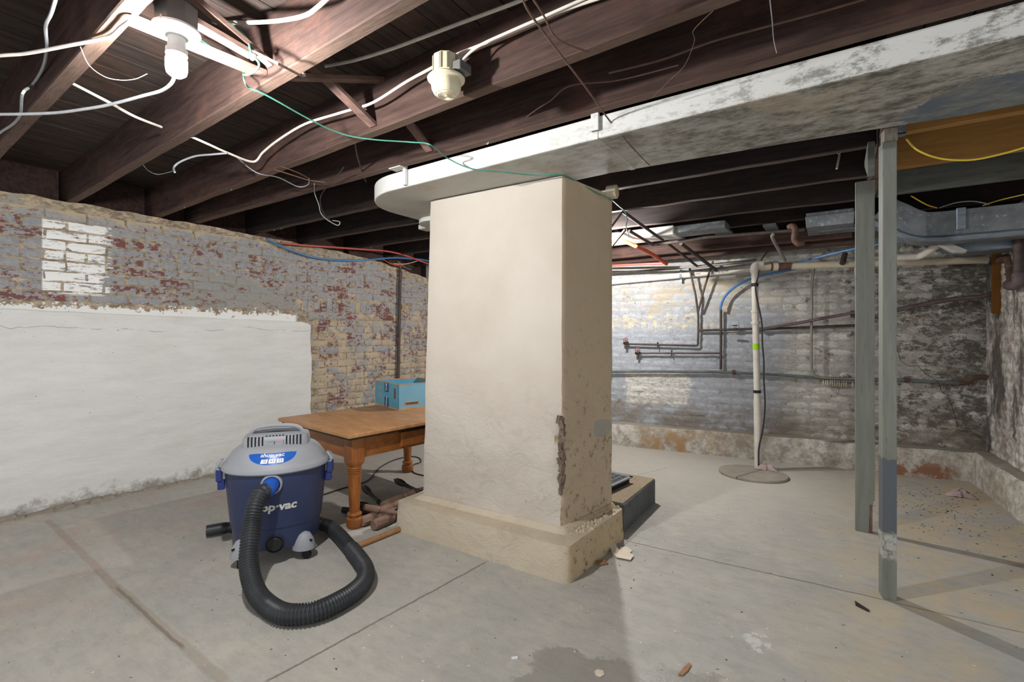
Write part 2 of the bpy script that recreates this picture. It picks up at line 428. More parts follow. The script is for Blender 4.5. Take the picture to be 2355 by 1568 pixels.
M['cable_grey'] = simple('dusty_grey_cable', '#8d8f92', '#a3a4a6', 20, .6)
M['cable_dark'] = simple('dark_cable', '#3a3634', rough=.6)
M['cable_brown'] = simple('brown_cable', '#6a5145', '#573f36', 20, .7)
M['cable_green'] = simple('green_cable', '#3f7868', '#4d8a78', 12, .5)
M['cable_yellow'] = simple('yellow_cable', '#c2a838', rough=.5)
M['steel'] = simple('bright_nail_steel', '#9a9894', rough=.4, metal=.6)
M['ivory'] = simple('aged_ivory_plastic', '#d6cdb4', '#cbbf9f', 4, .4)
M['ivory_dk'] = simple('ivory_recess', '#8a8370', rough=.6)
M['porcelain'] = simple('white_lampholder', '#d8d8d6', rough=.35)
M['boxmetal'] = simple('dull_box_metal', '#6e6d6a', '#5a5957', 10, .5, .3)
M['chip'] = simple('paint_chip', '#cdc0ab', '#d9cfc0', 20, .8)
M['vac_blue'] = simple('navy_tank_plastic', '#2a3352', '#313a59', 3, .38, bump=.05, bsc=120, spec=.4)
M['vac_blue2'] = simple('bright_blue_plastic', '#2358b4', '#1d4da4', 5, .35)
M['vac_navy'] = simple('latch_navy_plastic', '#26356e', rough=.4)
M['vac_grey'] = simple('grey_lid_plastic', '#94969b', '#8b8d92', 5, .5, bump=.04, bsc=200)
M['vac_dark'] = simple('vent_dark', '#16171a', rough=.6)
M['hose'] = simple('black_hose', '#26282b', '#2f3235', 9, .45, spec=.4)
M['sticker'] = simple('blue_sticker', '#1d4f9f', '#2a5eb0', 9, .3)
M['sticker_edge'] = simple('pale_blue_sticker_edge', '#7fa4dc', rough=.35)
M['print_white'] = simple('white_print', '#dfe1e4', rough=.4)
M['print_silver'] = simple('silver_print', '#bdbab0', '#cfcdc8', 30, .35)
M['print_ink'] = simple('navy_print', '#3c4668', rough=.4)
M['green_ink'] = simple('gauge_green', '#6f9c86', rough=.5)
M['red_ink'] = simple('gauge_red', '#b5858c', rough=.5)
M['table_top'] = wood('worn_tabletop', '#b3875a', '#96653c', '#b89268', (2, 9, 9), 2.2, .42, .08, True, .4)
M['table_wood'] = wood('honey_oak', '#9a5f2c', '#7c471e', None, (2, 9, 9), 3.0, .38, .08, True, .45)
M['table_leg'] = wood('turned_leg_oak', '#9c5f2b', '#77421d', None, (12, 12, 1.5), 2.4, .33, .05, True, .5)
M['old_wood'] = simple('weathered_turned_wood', '#6f574a', '#8a6f60', 14, .75, bump=.25)
M['black_wood'] = simple('blackened_wood', '#2c2623', '#3d3430', 14, .6)
M['stick'] = wood('handle_wood', '#8a6444', '#a57c58', None, (8, 8, 8), 3, .6, .1, True)
M['box_blue'] = simple('turquoise_carton_print', '#4a8ba6', '#5a97ae', 5, .6)
M['box_side'] = simple('turquoise_carton_side', '#6a9ab0', '#77a3b6', 5, .6)
M['kraft'] = simple('brown_cardboard', '#a8794c', '#bd9468', 10, .8)
M['box_navy'] = simple('navy_carton_print', '#1b3a5f', rough=.6)
M['box_paper'] = simple('carton_white_print', '#cfd8dc', rough=.6)
M['platform'] = simple('dark_grey_concrete_paint', '#4c4f4f', '#5e6060', 8, .75, bump=.3, speck=('#2f2d2b', 22, .66), local=False)
M['platform_top'] = simple('dusty_concrete_top', '#a08f74', '#8d8270', 9, .9, bump=.3, speck=('#5a4f40', 40, .64), local=False)
M['register'] = simple('grey_register_enamel', '#83878a', rough=.45, metal=.2)
M['lid_conc'] = simple('sump_lid_concrete', '#8f887c', '#a1998c', 10, .85, bump=.3, speck=('#6a6257', 40, .64))
M['pink'] = simple('faded_pink_rag', '#b7a3a2', '#9d8a88', 20, .9)
M['ring'] = simple('bone_ring_plastic', '#c3bcae', '#a69b86', 20, .6)
M['ochre'] = wood('ochre_timber_strip', '#6b4518', '#7d5423', None, (9, 9, 1), 3, .7, .15)
M['valve'] = simple('faded_red_valve', '#8c5a5e', '#7a4c50', 20, .6)
M['blue_valve'] = simple('navy_valve_handle', '#23305c', rough=.5)
M['sill'] = wood('whitewashed_sill', '#8f8474', '#a79a86', '#7c7266', (10, 1, 10), 3, .85, .3)
def glow():
    g = NT('lit_bulb_glass'); e = g.n('ShaderNodeEmission')
    e.inputs[0].default_value = (1, .985, .965, 1); e.inputs[1].default_value = 1.0
    g.t.links.new(e.outputs[0], g.out.inputs[0]); return g.m, e
M['bulb'], BULB_E = glow(); M['bulb2'], BULB_E2 = glow()

# ------------------------------------------------------------------ object helpers
WM = {}          # world matrix of parents
def tag(o, label=None, cat=None, group=None, kind=None):
    if label: o['label'] = label
    if cat: o['category'] = cat
    if group: o['group'] = group
    if kind: o['kind'] = kind
    return o
def thing(name, label, cat, loc=(0, 0, 0), rz=0.0, group=None, kind=None):
    o = bpy.data.objects.new(name, None); COL.objects.link(o)
    o.location = loc; o.rotation_euler = (0, 0, rz); o.empty_display_size = .1
    WM[o.name] = Matrix.Translation(Vector(loc)) @ Matrix.Rotation(rz, 4, 'Z')
    return tag(o, label, cat, group, kind)
def Rm(axis, a): return Matrix.Rotation(a, 4, axis)
def Tm(v): return Matrix.Translation(Vector(v))
def frame(p, zdir, xdir=None):
    z = Vector(zdir).normalized(); x = Vector(xdir) if xdir else (Vector((1, 0, 0)) if abs(z.x) < .9 else Vector((0, 1, 0)))
    x = (x - z*x.dot(z)).normalized(); y = z.cross(x)
    m = Matrix((x, y, z)).transposed().to_4x4(); m.translation = Vector(p); return m

class MB:
    def __init__(s): s.bm = bmesh.new(); s.mi = 0
    def box(s, lo, hi, mat=None):
        lo = Vector(lo); hi = Vector(hi)
        c = [Vector((x, y, z)) for z in (lo.z, hi.z) for y in (lo.y, hi.y) for x in (lo.x, hi.x)]
        if mat is not None: c = [mat @ v for v in c]
        v = [s.bm.verts.new(p) for p in c]
        for f in ((0, 2, 3, 1), (4, 5, 7, 6), (0, 1, 5, 4), (2, 6, 7, 3), (0, 4, 6, 2), (1, 3, 7, 5)):
            fc = s.bm.faces.new([v[i] for i in f]); fc.material_index = s.mi
        return s
    def hexa(s, c):
        v = [s.bm.verts.new(p) for p in c]
        for f in ((0, 2, 3, 1), (4, 5, 7, 6), (0, 1, 5, 4), (2, 6, 7, 3), (0, 4, 6, 2), (1, 3, 7, 5)):
            s.bm.faces.new([v[i] for i in f]).material_index = s.mi
        return s
    def lathe(s, prof, mat=None, seg=24, cap=True, ell=(1, 1)):
        mat = mat or Matrix.Identity(4); rings = []
        for r, z in prof:
            rings.append([s.bm.verts.new(mat @ Vector((r*ell[0]*math.cos(2*PI*i/seg), r*ell[1]*math.sin(2*PI*i/seg), z))) for i in range(seg)])
        for a, b in zip(rings, rings[1:]):
            for i in range(seg):
                j = (i+1) % seg
                f = s.bm.faces.new((a[i], a[j], b[j], b[i])); f.material_index = s.mi
        if cap:
            if prof[0][0] > 1e-5: s.bm.faces.new(rings[0][::-1]).material_index = s.mi
            if prof[-1][0] > 1e-5: s.bm.faces.new(rings[-1]).material_index = s.mi
        return s
    def cyl(s, a, b, r, seg=12, r2=None):
        a = Vector(a); b = Vector(b); L = (b-a).length
        return s.lathe([(r, 0), (r if r2 is None else r2, L)], frame(a, b-a), seg)
    def tube(s, pts, r, seg=8, sub=6, cap=True, rfun=None, straight=False):
        P = [Vector(p) for p in pts]
        if not straight: P = spline(P, sub)
        elif len(P) < 20: P = rounded(P, max(r, .006)*2.2)
        rings = []; n = len(P); up = None
        for i, p in enumerate(P):
            t = (P[min(i+1, n-1)] - P[max(i-1, 0)]).normalized()
            if up is None:
                up = Vector((0, 0, 1)) if abs(t.z) < .9 else Vector((1, 0, 0))
            up = (up - t*up.dot(t)).normalized(); sd = t.cross(up)
            rr = rfun(i/(n-1)) if rfun else r
            rings.append([s.bm.verts.new(p + (up*math.cos(2*PI*k/seg) + sd*math.sin(2*PI*k/seg))*rr) for k in range(seg)])
        for a, b in zip(rings, rings[1:]):
            for i in range(seg):
                j = (i+1) % seg; s.bm.faces.new((a[i], a[j], b[j], b[i])).material_index = s.mi
        if cap:
            s.bm.faces.new(rings[0][::-1]).material_index = s.mi; s.bm.faces.new(rings[-1]).material_index = s.mi
        return s
    def prism(s, poly, z0, z1, mat=None):
        mat = mat or Matrix.Identity(4)
        a = [s.bm.verts.new(mat @ Vector((x, y, z0))) for x, y in poly]; b = [s.bm.verts.new(mat @ Vector((x, y, z1))) for x, y in poly]
        n = len(poly)
        for i in range(n):
            j = (i+1) % n; s.bm.faces.new((a[i], a[j], b[j], b[i])).material_index = s.mi
        s.bm.faces.new(a[::-1]).material_index = s.mi; s.bm.faces.new(b).material_index = s.mi
        return s
    def grid(s, fn, nu, nv):
        v = [[s.bm.verts.new(fn(i/nu, j/nv)) for j in range(nv+1)] for i in range(nu+1)]
        for i in range(nu):
            for j in range(nv): s.bm.faces.new((v[i][j], v[i+1][j], v[i+1][j+1], v[i][j+1])).material_index = s.mi
        return s
    def mesh(s, name, mats, bevel=0, bseg=1, smooth=False, angle=35):
        bmesh.ops.recalc_face_normals(s.bm, faces=s.bm.faces[:])
        if bevel:
            ed = [e for e in s.bm.edges if len(e.link_faces) == 2 and e.calc_face_angle(0) > .6]
            bmesh.ops.bevel(s.bm, geom=ed, offset=bevel, segments=bseg, affect='EDGES', profile=.5)
        me = bpy.data.meshes.new(name); s.bm.to_mesh(me); s.bm.free()
        for m in (mats if isinstance(mats, (list, tuple)) else [mats]): me.materials.append(m)
        if smooth:
            me.shade_smooth()
            try: me.set_sharp_from_angle(angle=math.radians(angle))
            except Exception: pass
        return me
    def build(s, name, mats, parent=None, local=False, bevel=0, bseg=1, smooth=False, angle=35, origin=None):
        me = s.mesh(name, mats, bevel, bseg, smooth, angle)
        o = bpy.data.objects.new(name, me); COL.objects.link(o)
        if parent is not None:
            pm = WM[parent.name]
            if not local: me.transform(pm.inverted())
            o.parent = parent; WM[o.name] = pm.copy()
        else:
            if origin is None:
                co = [v.co for v in me.vertices]
                lo = Vector([min(c[i] for c in co) for i in range(3)]); hi = Vector([max(c[i] for c in co) for i in range(3)])
                origin = Vector(((lo.x+hi.x)/2, (lo.y+hi.y)/2, lo.z))
            origin = Vector(origin)
            me.transform(Matrix.Translation(-origin)); o.location = origin
            WM[o.name] = Matrix.Translation(origin)
        return o
def rounded(P, rad):
    out = [P[0]]
    for a, b, c in zip(P, P[1:], P[2:]):
        d0 = (a-b); d1 = (c-b); k = min(rad, d0.length*.45, d1.length*.45)
        if d0.length < 1e-6 or d1.length < 1e-6 or d0.angle(d1) > 2.9: out.append(b); continue
        p0 = b+d0.normalized()*k; p1 = b+d1.normalized()*k
        for i in range(5):
            t = i/4; out.append(p0*(1-t)**2 + b*2*t*(1-t) + p1*t*t)
    out.append(P[-1]); return out
def spline(P, sub):
    if len(P) < 3: 
        return [P[0].lerp(P[1], i/sub) for i in range(sub+1)]
    out = []; n = len(P)
    for i in range(n-1):
        p0, p1, p2, p3 = P[max(i-1, 0)], P[i], P[i+1], P[min(i+2, n-1)]
        for k in range(sub):
            t = k/sub; t2 = t*t; t3 = t2*t
            out.append(.5*((2*p1) + (p2-p0)*t + (2*p0-5*p1+4*p2-p3)*t2 + (3*p1-p0-3*p2+p3)*t3))
    out.append(P[-1]); return out
def linkcopy(o, parent=None):
    c = o.copy(); COL.objects.link(c)
    if parent is not None: c.parent = parent
    return c
def text_mesh(txt, size, bold=0.0, shear=0.0, extr=0.0, align='CENTER', subdiv=0):
    cu = bpy.data.curves.new('txt', 'FONT'); cu.body = txt; cu.size = size; cu.offset = bold; cu.shear = shear
    cu.extrude = extr; cu.align_x = align; cu.align_y = 'CENTER'; cu.resolution_u = 3
    ob = bpy.data.objects.new('txt', cu); COL.objects.link(ob)
    dg = bpy.context.evaluated_depsgraph_get(); dg.update()
    me = bpy.data.meshes.new_from_object(ob.evaluated_get(dg))
    bpy.data.objects.remove(ob); bpy.data.curves.remove(cu)
    return me
def text_part(name, txt, size, fn, mat, parent, bold=0.0, shear=0.0, sub=False):
    """text laid flat in (x, y) and mapped by fn onto a surface, parent-local coordinates"""
    me = text_mesh(txt, size, bold, shear)
    if sub:
        bm = bmesh.new(); bm.from_mesh(me)
        bmesh.ops.triangulate(bm, faces=bm.faces[:])
        for it in range(3):
            ed = [e for e in bm.edges if e.calc_length() > size*.18]
            if ed: bmesh.ops.subdivide_edges(bm, edges=ed, cuts=1); bmesh.ops.triangulate(bm, faces=bm.faces[:])
        bm.to_mesh(me); bm.free()
    for v in me.vertices: v.co = fn(v.co.x, v.co.y)
    me.materials.clear(); me.materials.append(mat); me.name = name
    o = bpy.data.objects.new(name, me); COL.objects.link(o); o.parent = parent
    WM[o.name] = WM[parent.name].copy()
    return o

# ================================================================== SETTING
# ---- floor
f_ = MB(); f_.box((-4.8, -1.6, -.12), (2.6, 5.7, 0))
floor = f_.build('floor', M['floor'], origin=(0, 0, 0)); tag(floor, kind='structure')

# ---- walls of brick
def brick_mesh(name, L, D, H, mat, seed, rough=.003):
    rnd = random.Random(seed); b = MB(); nx = 4; nz = 2
    def j(a): return rnd.uniform(-a, a)
    fr = [[None]*(nz+1) for _ in range(nx+1)]; bk = {}
    for i in range(nx+1):
        for k in range(nz+1):
            ex = i in (0, nx); ez = k in (0, nz)
            y = -.004 - (.004+abs(j(.003)) if (ex or ez) else 0) + j(rough*.6) - (.004 if ex and ez else 0)
            x = -L/2 + L*i/nx + (j(.012) if not ex else j(rough)); z = -H/2 + H*k/nz + j(rough if ez else rough*2)
            if ex: x *= .99
            fr[i][k] = b.bm.verts.new((x, y, z))
            if ex or ez: bk[(i, k)] = b.bm.verts.new((-L/2 + L*i/nx, -D, -H/2 + H*k/nz))
    for i in range(nx):
        for k in range(nz):
            b.bm.faces.new((fr[i][k], fr[i+1][k], fr[i+1][k+1], fr[i][k+1]))
    for i in range(nx):
        b.bm.faces.new((fr[i][0], bk[(i, 0)], bk[(i+1, 0)], fr[i+1][0]))
        b.bm.faces.new((fr[i][nz], fr[i+1][nz], bk[(i+1, nz)], bk[(i, nz)]))
    for k in range(nz):
        b.bm.faces.new((fr[0][k], fr[0][k+1], bk[(0, k+1)], bk[(0, k)]))
        b.bm.faces.new((fr[nx][k], bk[(nx, k)], bk[(nx, k+1)], fr[nx][k+1]))
    return b.mesh(name, mat)
PITCH = .071
def lay_bricks(wall, mat, o, along, nrm, s0, s1, z0, ztop, keep, proud, limit=300, rowlock=None, seed=1, prefer=None):
    """courses of single bricks bedded in the wall face; keep(s, z) says where the face shows brick"""
    rnd = random.Random(seed)
    full = [brick_mesh('brick', .212, .03, .058, mat, seed*50+i) for i in range(6)]
    half = [brick_mesh('brick_half', .100, .03, .058, mat, seed*50+20+i) for i in range(4)]
    stand = [brick_mesh('brick_rowlock', .058, .03, .112, mat, seed*50+40+i) for i in range(3)]
    base = Matrix((along, nrm, Vector((0, 0, 1)))).transposed().to_4x4()
    if base.determinant() < 0: base = Matrix((-along, nrm, Vector((0, 0, 1)))).transposed().to_4x4(); fl_ = -1
    else: fl_ = 1
    items = []; row = 0; z = z0
    while z < ztop + .1:
        if rowlock and row == rowlock[0]:
            s = rowlock[1]
            while s < rowlock[2]:
                items.append((s, z + .027, stand, .058)); s += .069
            s = s0 + .12
            while s < s1:
                if s < rowlock[1]-.08 or s > rowlock[2]+.08:
                    items.append((s, z-.0, full, .212)); items.append((s+.08, z+PITCH, full, .212))
                s += .226
            z += 2*PITCH; row += 2; continue
        header = (row % 7 == 3)
        pitch = .112 if header else .224
        s = s0 + (0.0 if row % 2 else .112) + (.05 if header else 0)
        while s < s1:
            items.append((s + rnd.uniform(-.004, .004), z, half if header else full, pitch)); s += pitch
        z += PITCH; row += 1
    items = [it for it in items if keep(it[0], it[1])]
    if prefer: items.sort(key=lambda it: prefer(it[0], it[1]))
    rest = MB()
    for n, (s, z, ms, L) in enumerate(items):
        me = rnd.choice(ms)
        p = o + along*s + nrm*(proud + rnd.uniform(-.003, .0035)) + Vector((0, 0, z + rnd.uniform(-.002, .002)))
        mt = Matrix.Translation(p) @ base @ Rm('Y', rnd.uniform(-.012, .012)) @ Rm('Z', rnd.uniform(-.02, .02))
        if rnd.random() < .5: mt = mt @ Matrix.Rotation(PI, 4, 'Y')
        if n < limit:
            b = bpy.data.objects.new('brick', me); COL.objects.link(b); b.parent = wall; b.matrix_local = mt
        else:
            t = me.copy(); t.transform(mt); rest.bm.from_mesh(t); bpy.data.meshes.remove(t)
    if len(items) > limit:
        r = rest.build('brickwork', mat, wall); r['kind'] = 'stuff'
    else: rest.bm.free()
    return len(items)

# left wall
LO = Vector((leftX(0), 0, 0)); LA = Vector((.055, 1, 0)).normalized()
LNn = Vector((1, -.055, 0)).normalized()
LM = Matrix((LA, Vector((0, 0, 1)), LNn)).transposed().to_4x4(); LM.translation = LO   # (s, z, out)
ltop = [(-1.6, 2.135), (.8, 2.135), (2.6, 2.10), (3.2, 2.07), (3.7, 2.03), (4.1, 1.965), (4.5, 1.90), (4.95, 1.86)]
rr = random.Random(5); top = []
for (a, za), (b, zb) in zip(ltop, ltop[1:]):
    n = max(2, int((b-a)/.09))
    for i in range(n): top.append((a+(b-a)*i/n, za+(zb-za)*i/n + rr.uniform(-.008, .008)))
top.append(ltop[-1])
w = MB(); w.prism([(-1.6, -.1), (4.95, -.1)] + top[::-1], -.3, 0, LM)
wall_left = w.build('wall_left', M['mortar_left'], origin=(0, 0, 0)); tag(wall_left, kind='structure')
SLAB_END = onleft(716, 745).y
def lt(s):
    for (a, za), (b, zb) in zip(ltop, ltop[1:]):
        if a <= s <= b: return za+(zb-za)*(s-a)/(b-a)
    return 2.1
def keep_left(s, z):
    if z + .03 > lt(s) - .045: return False
    if s < SLAB_END + .06 and z < 1.40: return False
    return True
nl = lay_bricks(wall_left, M['brick_left'], LO, LA, LNn, .50, 4.50, .04, 2.1, keep_left, .015, 300, (20, 2.75, 4.05), 3,
                prefer=lambda s, z: -z)
# white rendered slab in front of the lower wall
poly = [(-1.6, -.05)]; rr = random.Random(9)
e = SLAB_END
poly += [(e+rr.uniform(-.006, .006), -.05)]
z = .05
while z < 1.26: poly.append((e+.005*math.sin(z*9)+rr.uniform(-.008, .006), z)); z += .07
poly += [(e-.004, 1.285), (e-.03, 1.305)]
s = e-.1
while s > -1.6: poly.append((s, 1.315 + (e-s)*.022 + rr.uniform(-.004, .004))); s -= .12
poly.append((-1.6, 1.39))
s_ = MB(); s_.prism(poly, .0, .045, LM)
sl = s_.build('render_slab', M['slab'], wall_left, bevel=.006, bseg=2); sl['label'] = 'smooth white painted render over the lower brickwork'
# crumbled plaster strip along the floor
c = MB(); rr = random.Random(4); s = -1.0
while s < e:
    l = rr.uniform(.06, .16); h = rr.uniform(.008, .03); d = rr.uniform(.03, .09)
    c.prism([(s, -.01), (s+l, -.01), (s+l*.8, h), (s+l*.2, h*.8)], .03, .045+d, LM); s += l*.7
c.build('plaster_crumbs', simple('crumbled_plaster', '#8d8374', '#a39b8e', 20, .95, bump=.5), wall_left)['kind'] = 'stuff'

# far wall with its ledge
FAa = Vector((1, .132, 0)).normalized(); FO = Vector((-.328, 5.173+.13, 0))
FNn = Vector((.132, -1, 0)).normalized()
def fbox(s0, s1, z0, z1, n0, n1):
    m = Matrix((FAa, FNn, Vector((0, 0, 1)))).transposed().to_4x4(); m.translation = FO
    return m, (s0, n0, z0), (s1, n1, z1)
w = MB(); m, a, b = fbox(-4.3, 2.0, -.1, 2.13, -.3, 0); w.box(a, b, m)
wall_far = w.build('wall_far', M['mortar_far'], origin=(0, 0, 0)); tag(wall_far, kind='structure')
nf_ = lay_bricks(wall_far, M['brick_far'], FO, FAa, FNn, -2.35, 1.42, .25, 2.05, lambda s, z: z < 2.08,   .009, 300,
                 (14, -1.9, -.45), 8, prefer=lambda s, z: (z > 1.86, -s if s < -1.7 else 0))
w = MB(); m, a, b = fbox(-4.3, 2.0, -.1, .23, -.02, .13)
rr = random.Random(3)
def ledge(m_, s0, s1, n1, z1, slope=0):
    n = int((s1-s0)/.11); q = MB(); prev = None
    for i in range(n+1):
        s = s0+(s1-s0)*i/n
        zt = z1 + slope*i/n + rr.uniform(-.005, .005)
        pr = [(-.02, -.05), (n1+.012+rr.uniform(-.008, .008), -.05), (n1+rr.uniform(-.006, .006), zt*.5), (n1-.002+rr.uniform(-.006, .004), zt-.02), (n1-.02, zt), (-.02, zt+.006)]
        vs = [q.bm.verts.new(m_ @ Vector((s, y, z))) for y, z in pr]
        if prev:
            for k in range(len(pr)):
                k2 = (k+1) % len(pr); q.bm.faces.new((prev[k], prev[k2], vs[k2], vs[k]))
        else: q.bm.faces.new(vs)
        prev = vs
    q.bm.faces.new(prev[::-1]); return q
ld = ledge(m, -4.3, 1.36, .13, .232).build('ledge', M['ledge'], wall_far, smooth=True, angle=45)
ld['label'] = 'low whitewashed footing ledge'

# right wall
RD = Vector((-.075, 1, 0)).normalized(); RNn = Vector((-1, -.075, 0)).normalized()
RO = Vector((.985+.12, 4.29, 0))
m2 = Matrix((RD, RNn, Vector((0, 0, 1)))).transposed().to_4x4(); m2.translation = RO
w = MB(); w.box((-1.0, -.3, -.1), (1.3, 0, 2.13), m2)
wall_right = w.build('wall_right', M['mortar_right'], origin=(0, 0, 0)); tag(wall_right, kind='structure')
lay_bricks(wall_right, M['brick_right'], RO, RD, RNn, -.35, 1.18, .25, 2.05, lambda s, z: z < 2.05, .009, 300, None, 12)
ld = ledge(m2, -1.0, 1.06, .12, .245).build('ledge', M['ledge'], wall_right, smooth=True, angle=45)

# dark crack wandering down the far wall
cr = MB(); pts = [(2062, 800), (2072, 830), (2090, 842), (2110, 840), (2130, 860), (2150, 872), (2162, 885), (2165, 900), (2180, 912), (2190, 935), (2198, 965), (2205, 990), (2235, 992), (2262, 1012), (2280, 1035)]
cr.tube([onfar(x, y, .142+.012) for x, y in pts], .0018, 4, 2, straight=True)
c = cr.build('crack', M['tape_black'], wall_far); c['label'] = 'thin black crack stepping through the brickwork'

# ---- ceiling: deck, boards, joists, bridging
c = MB(); c.box((-4.8, -1.6, 2.40), (2.6, 5.7, 2.5))
ceiling = c.build('ceiling', M['board'], origin=(0, 0, 0)); tag(ceiling, kind='structure')
rr = random.Random(21); x = -4.78; bm_ = []
for i in range(4):
    q = MB(); q.box((0, -1.6, 0), (.136, 5.65, .022)); bm_.append(q.mesh('deck_board', M['board'], bevel=.002))
while x < 2.55:
    o = bpy.data.objects.new('deck_board', rr.choice(bm_)); COL.objects.link(o); o.parent = ceiling
    o.location = (x, 0, 2.376+rr.uniform(-.002, .002)); x += .1405
JZ = 2.13
def joist(y_left, y_right, x0=-4.7, x1=.16, h=.243, t=.052, name='joist', mat=None, z=JZ):
    """y of the joist's far bottom edge at x=-4.4 and x=.15"""
    sl_ = (y_right-y_left)/4.55
    ya = y_left + sl_*(x0+4.4); yb = y_left + sl_*(x1+4.4)
    L = math.hypot(x1-x0, yb-ya)
    q = MB(); n = 24; r2 = random.Random(int(y_left*100)+7)
    prev = None
    for i in range(n+1):
        xx = x0+(x1-x0)*i/n; yy = ya+(yb-ya)*i/n
        w_ = r2.uniform(-.0025, .0025); zb = z + r2.uniform(-.0035, .0035)
        pr = [(yy-t+w_, zb+.004), (yy-t+.004+w_, zb), (yy-.004+w_, zb), (yy+w_, zb+.004), (yy, z+h), (yy-t, z+h)]
        vs = [q.bm.verts.new((xx, a, b)) for a, b in pr]
        if prev:
            for k in range(6): q.bm.faces.new((prev[k], prev[(k+1) % 6], vs[(k+1) % 6], vs[k]))
        else: q.bm.faces.new(vs)
        prev = vs
    q.bm.faces.new(prev[::-1])
    return q.build(name, mat or M['joist'], ceiling)
JL = [(-1.35, -1.35), (-.85, -.85), (-.36, -.37), (.13, .10), (.625, .52), (1.113, .955), (1.625, 1.46), (1.90, 1.90), (2.40, 2.44), (2.90, 3.01), (3.44, 3.56), (3.98, 4.14), (4.45, 4.62)]
XE = [2.5]*8 + [.16]*5
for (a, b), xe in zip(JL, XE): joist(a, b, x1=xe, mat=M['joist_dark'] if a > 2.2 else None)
# doubled dark sill beam over the far wall
joist(4.85, 5.20, x1=.16, h=.2, z=2.15)
# header that carries the joist ends, and the right-hand bay
q = MB(); q.box((.165, 2.50, 2.13), (.215, 5.3, 2.37)); q.build('header_beam', M['joist'], ceiling, bevel=.003)
def rj(y, mat, name='joist', z=JZ, h=.24, x1=2.5, t=.045):
    q = MB(); q.box((.22, y-t, z), (x1, y, z+h)); return q.build(name, mat, ceiling, bevel=.003)
j1 = rj(2.905, M['new_joist']); j1['label'] = 'new yellow lumber joist'
j2 = rj(3.50, M['new_joist']); j2['label'] = 'new yellow lumber joist'
j3 = rj(4.12, M['grey_beam'], h=.24); j3['label'] = 'grey painted joist'
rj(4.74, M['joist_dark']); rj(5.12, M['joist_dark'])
for yj in (2.905, 3.50):   # hangers that hold the yellow joists
    q = MB(); q.box((.216, yj-.049, JZ-.004), (.262, yj+.004, JZ)); q.box((.216, yj-.049, JZ-.004), (.262, yj-.0455, JZ+.10)); q.box((.216, yj+.0005, JZ-.004), (.262, yj+.004, JZ+.10))
    q.build('joist_hanger', M['galv'], ceiling)
# diagonal bridging struts between the joists
faces = []
for (a, b) in JL:
    def yat(X, a=a, b=b): return a+(b-a)*(X+4.4)/4.55
    faces.append(yat)
def strut(p, q_, wd=.045, th=.02):
    p = Vector(p); q_ = Vector(q_); d = (q_-p); L = d.length; m_ = frame(p, d, (1, 0, 0))
    b = MB(); b.box((-wd/2, -th/2, 0), (wd/2, th/2, L), m_); return b.build('bridging_strut', M['bridging'], ceiling, bevel=.002)
for i in range(4, len(JL)-1):
    X = -1.76
    ya = faces[i](X)+.001; yb = faces[i+1](X)-.053
    if yb-ya < .3: continue
    if i == 4:
        strut((X-.02, ya, 2.155), (X+.0, yb, 2.16), .05, .02)
        strut((X+.05, ya, 2.33), (X+.05, yb, 2.18), .03, .02)
    else:
        strut((X, ya, 2.345), (X, yb, 2.155)); strut((X+.055, ya, 2.16), (X+.055, yb, 2.345))
# dark rim boards that close the ends of the joist bays
q = MB(); q.box((-4.80, -1.6, 1.70), (-4.735, 5.65, 2.40)); q.build('rim_board', M['joist'], ceiling)
q = MB(); q.box((-4.80, 5.55, 2.0), (2.6, 5.65, 2.40)); q.build('rim_board', M['joist'], ceiling)
for (a_, b_), (c_, d_) in zip(JL, JL[1:]):      # blocking between the joists on the wall top
    q = MB(); x_ = leftX((a_+c_)/2)-.17; q.box((x_-.04, a_+.001, 1.88), (x_, c_-.053, 2.375)); q.build('end_block', M['joist'], ceiling)
# ================================================================== PILLAR
pil = thing('pillar', 'cream plastered square pillar with crumbling corner standing on a wider plinth', 'pillar', (-1.65, 2.4, 0))
def quad_column(name, base, top, z0, z1, mat, amp, ns=10, nz=26, lowrough=None, chips=None, rnd_edge=.012):
    """four-sided plastered shaft with slightly uneven faces and worn arrises"""
    q = MB(); rings = []
    for k in range(nz+1):
        t = k/nz; z = z0+(z1-z0)*t; ring = []
        cs = [Vector((*(Vector(b).lerp(Vector(tp), t)), z)) for b, tp in zip(base, top)]
        for i in range(4):
            a, b = cs[i], cs[(i+1) % 4]
            dr = (b-a).normalized(); nr = Vector((dr.y, -dr.x, 0))
            for j in range(ns):
                u = (j/ns)
                p = a.lerp(b, u)
                if j == 0: p = a + dr*rnd_edge*.0 + (nr*-.0)
                am = amp*(1 + (2.2*max(0, 1-(z-z0)/1.0) if lowrough else 0))
                p = p + nr*(noise.noise(p*4.5)*am + noise.noise(p*14)*am*.45)
                if j == 0: # soften the arris
                    pr = (cs[i]-cs[i-1]).normalized(); p = p - (dr*-1 + pr)*rnd_edge*.5
                if chips: p = chips(p, i, j, ns)
                ring.append(p)
        rings.append([q.bm.verts.new(p) for p in ring])
    for a, b in zip(rings, rings[1:]):
        n = len(a)
        for i in range(n): q.bm.faces.new((a[i], a[(i+1) % n], b[(i+1) % n], b[i]))
    q.bm.faces.new(rings[0][::-1]); q.bm.faces.new(rings[-1])
    return q
PB = [(-2.155, 2.185), (-1.185, 2.215), (-1.105, 2.72), (-2.10, 2.70)]
PT = [(-2.105, 2.20), (-1.185, 2.225), (-1.105, 2.72), (-2.08, 2.70)]
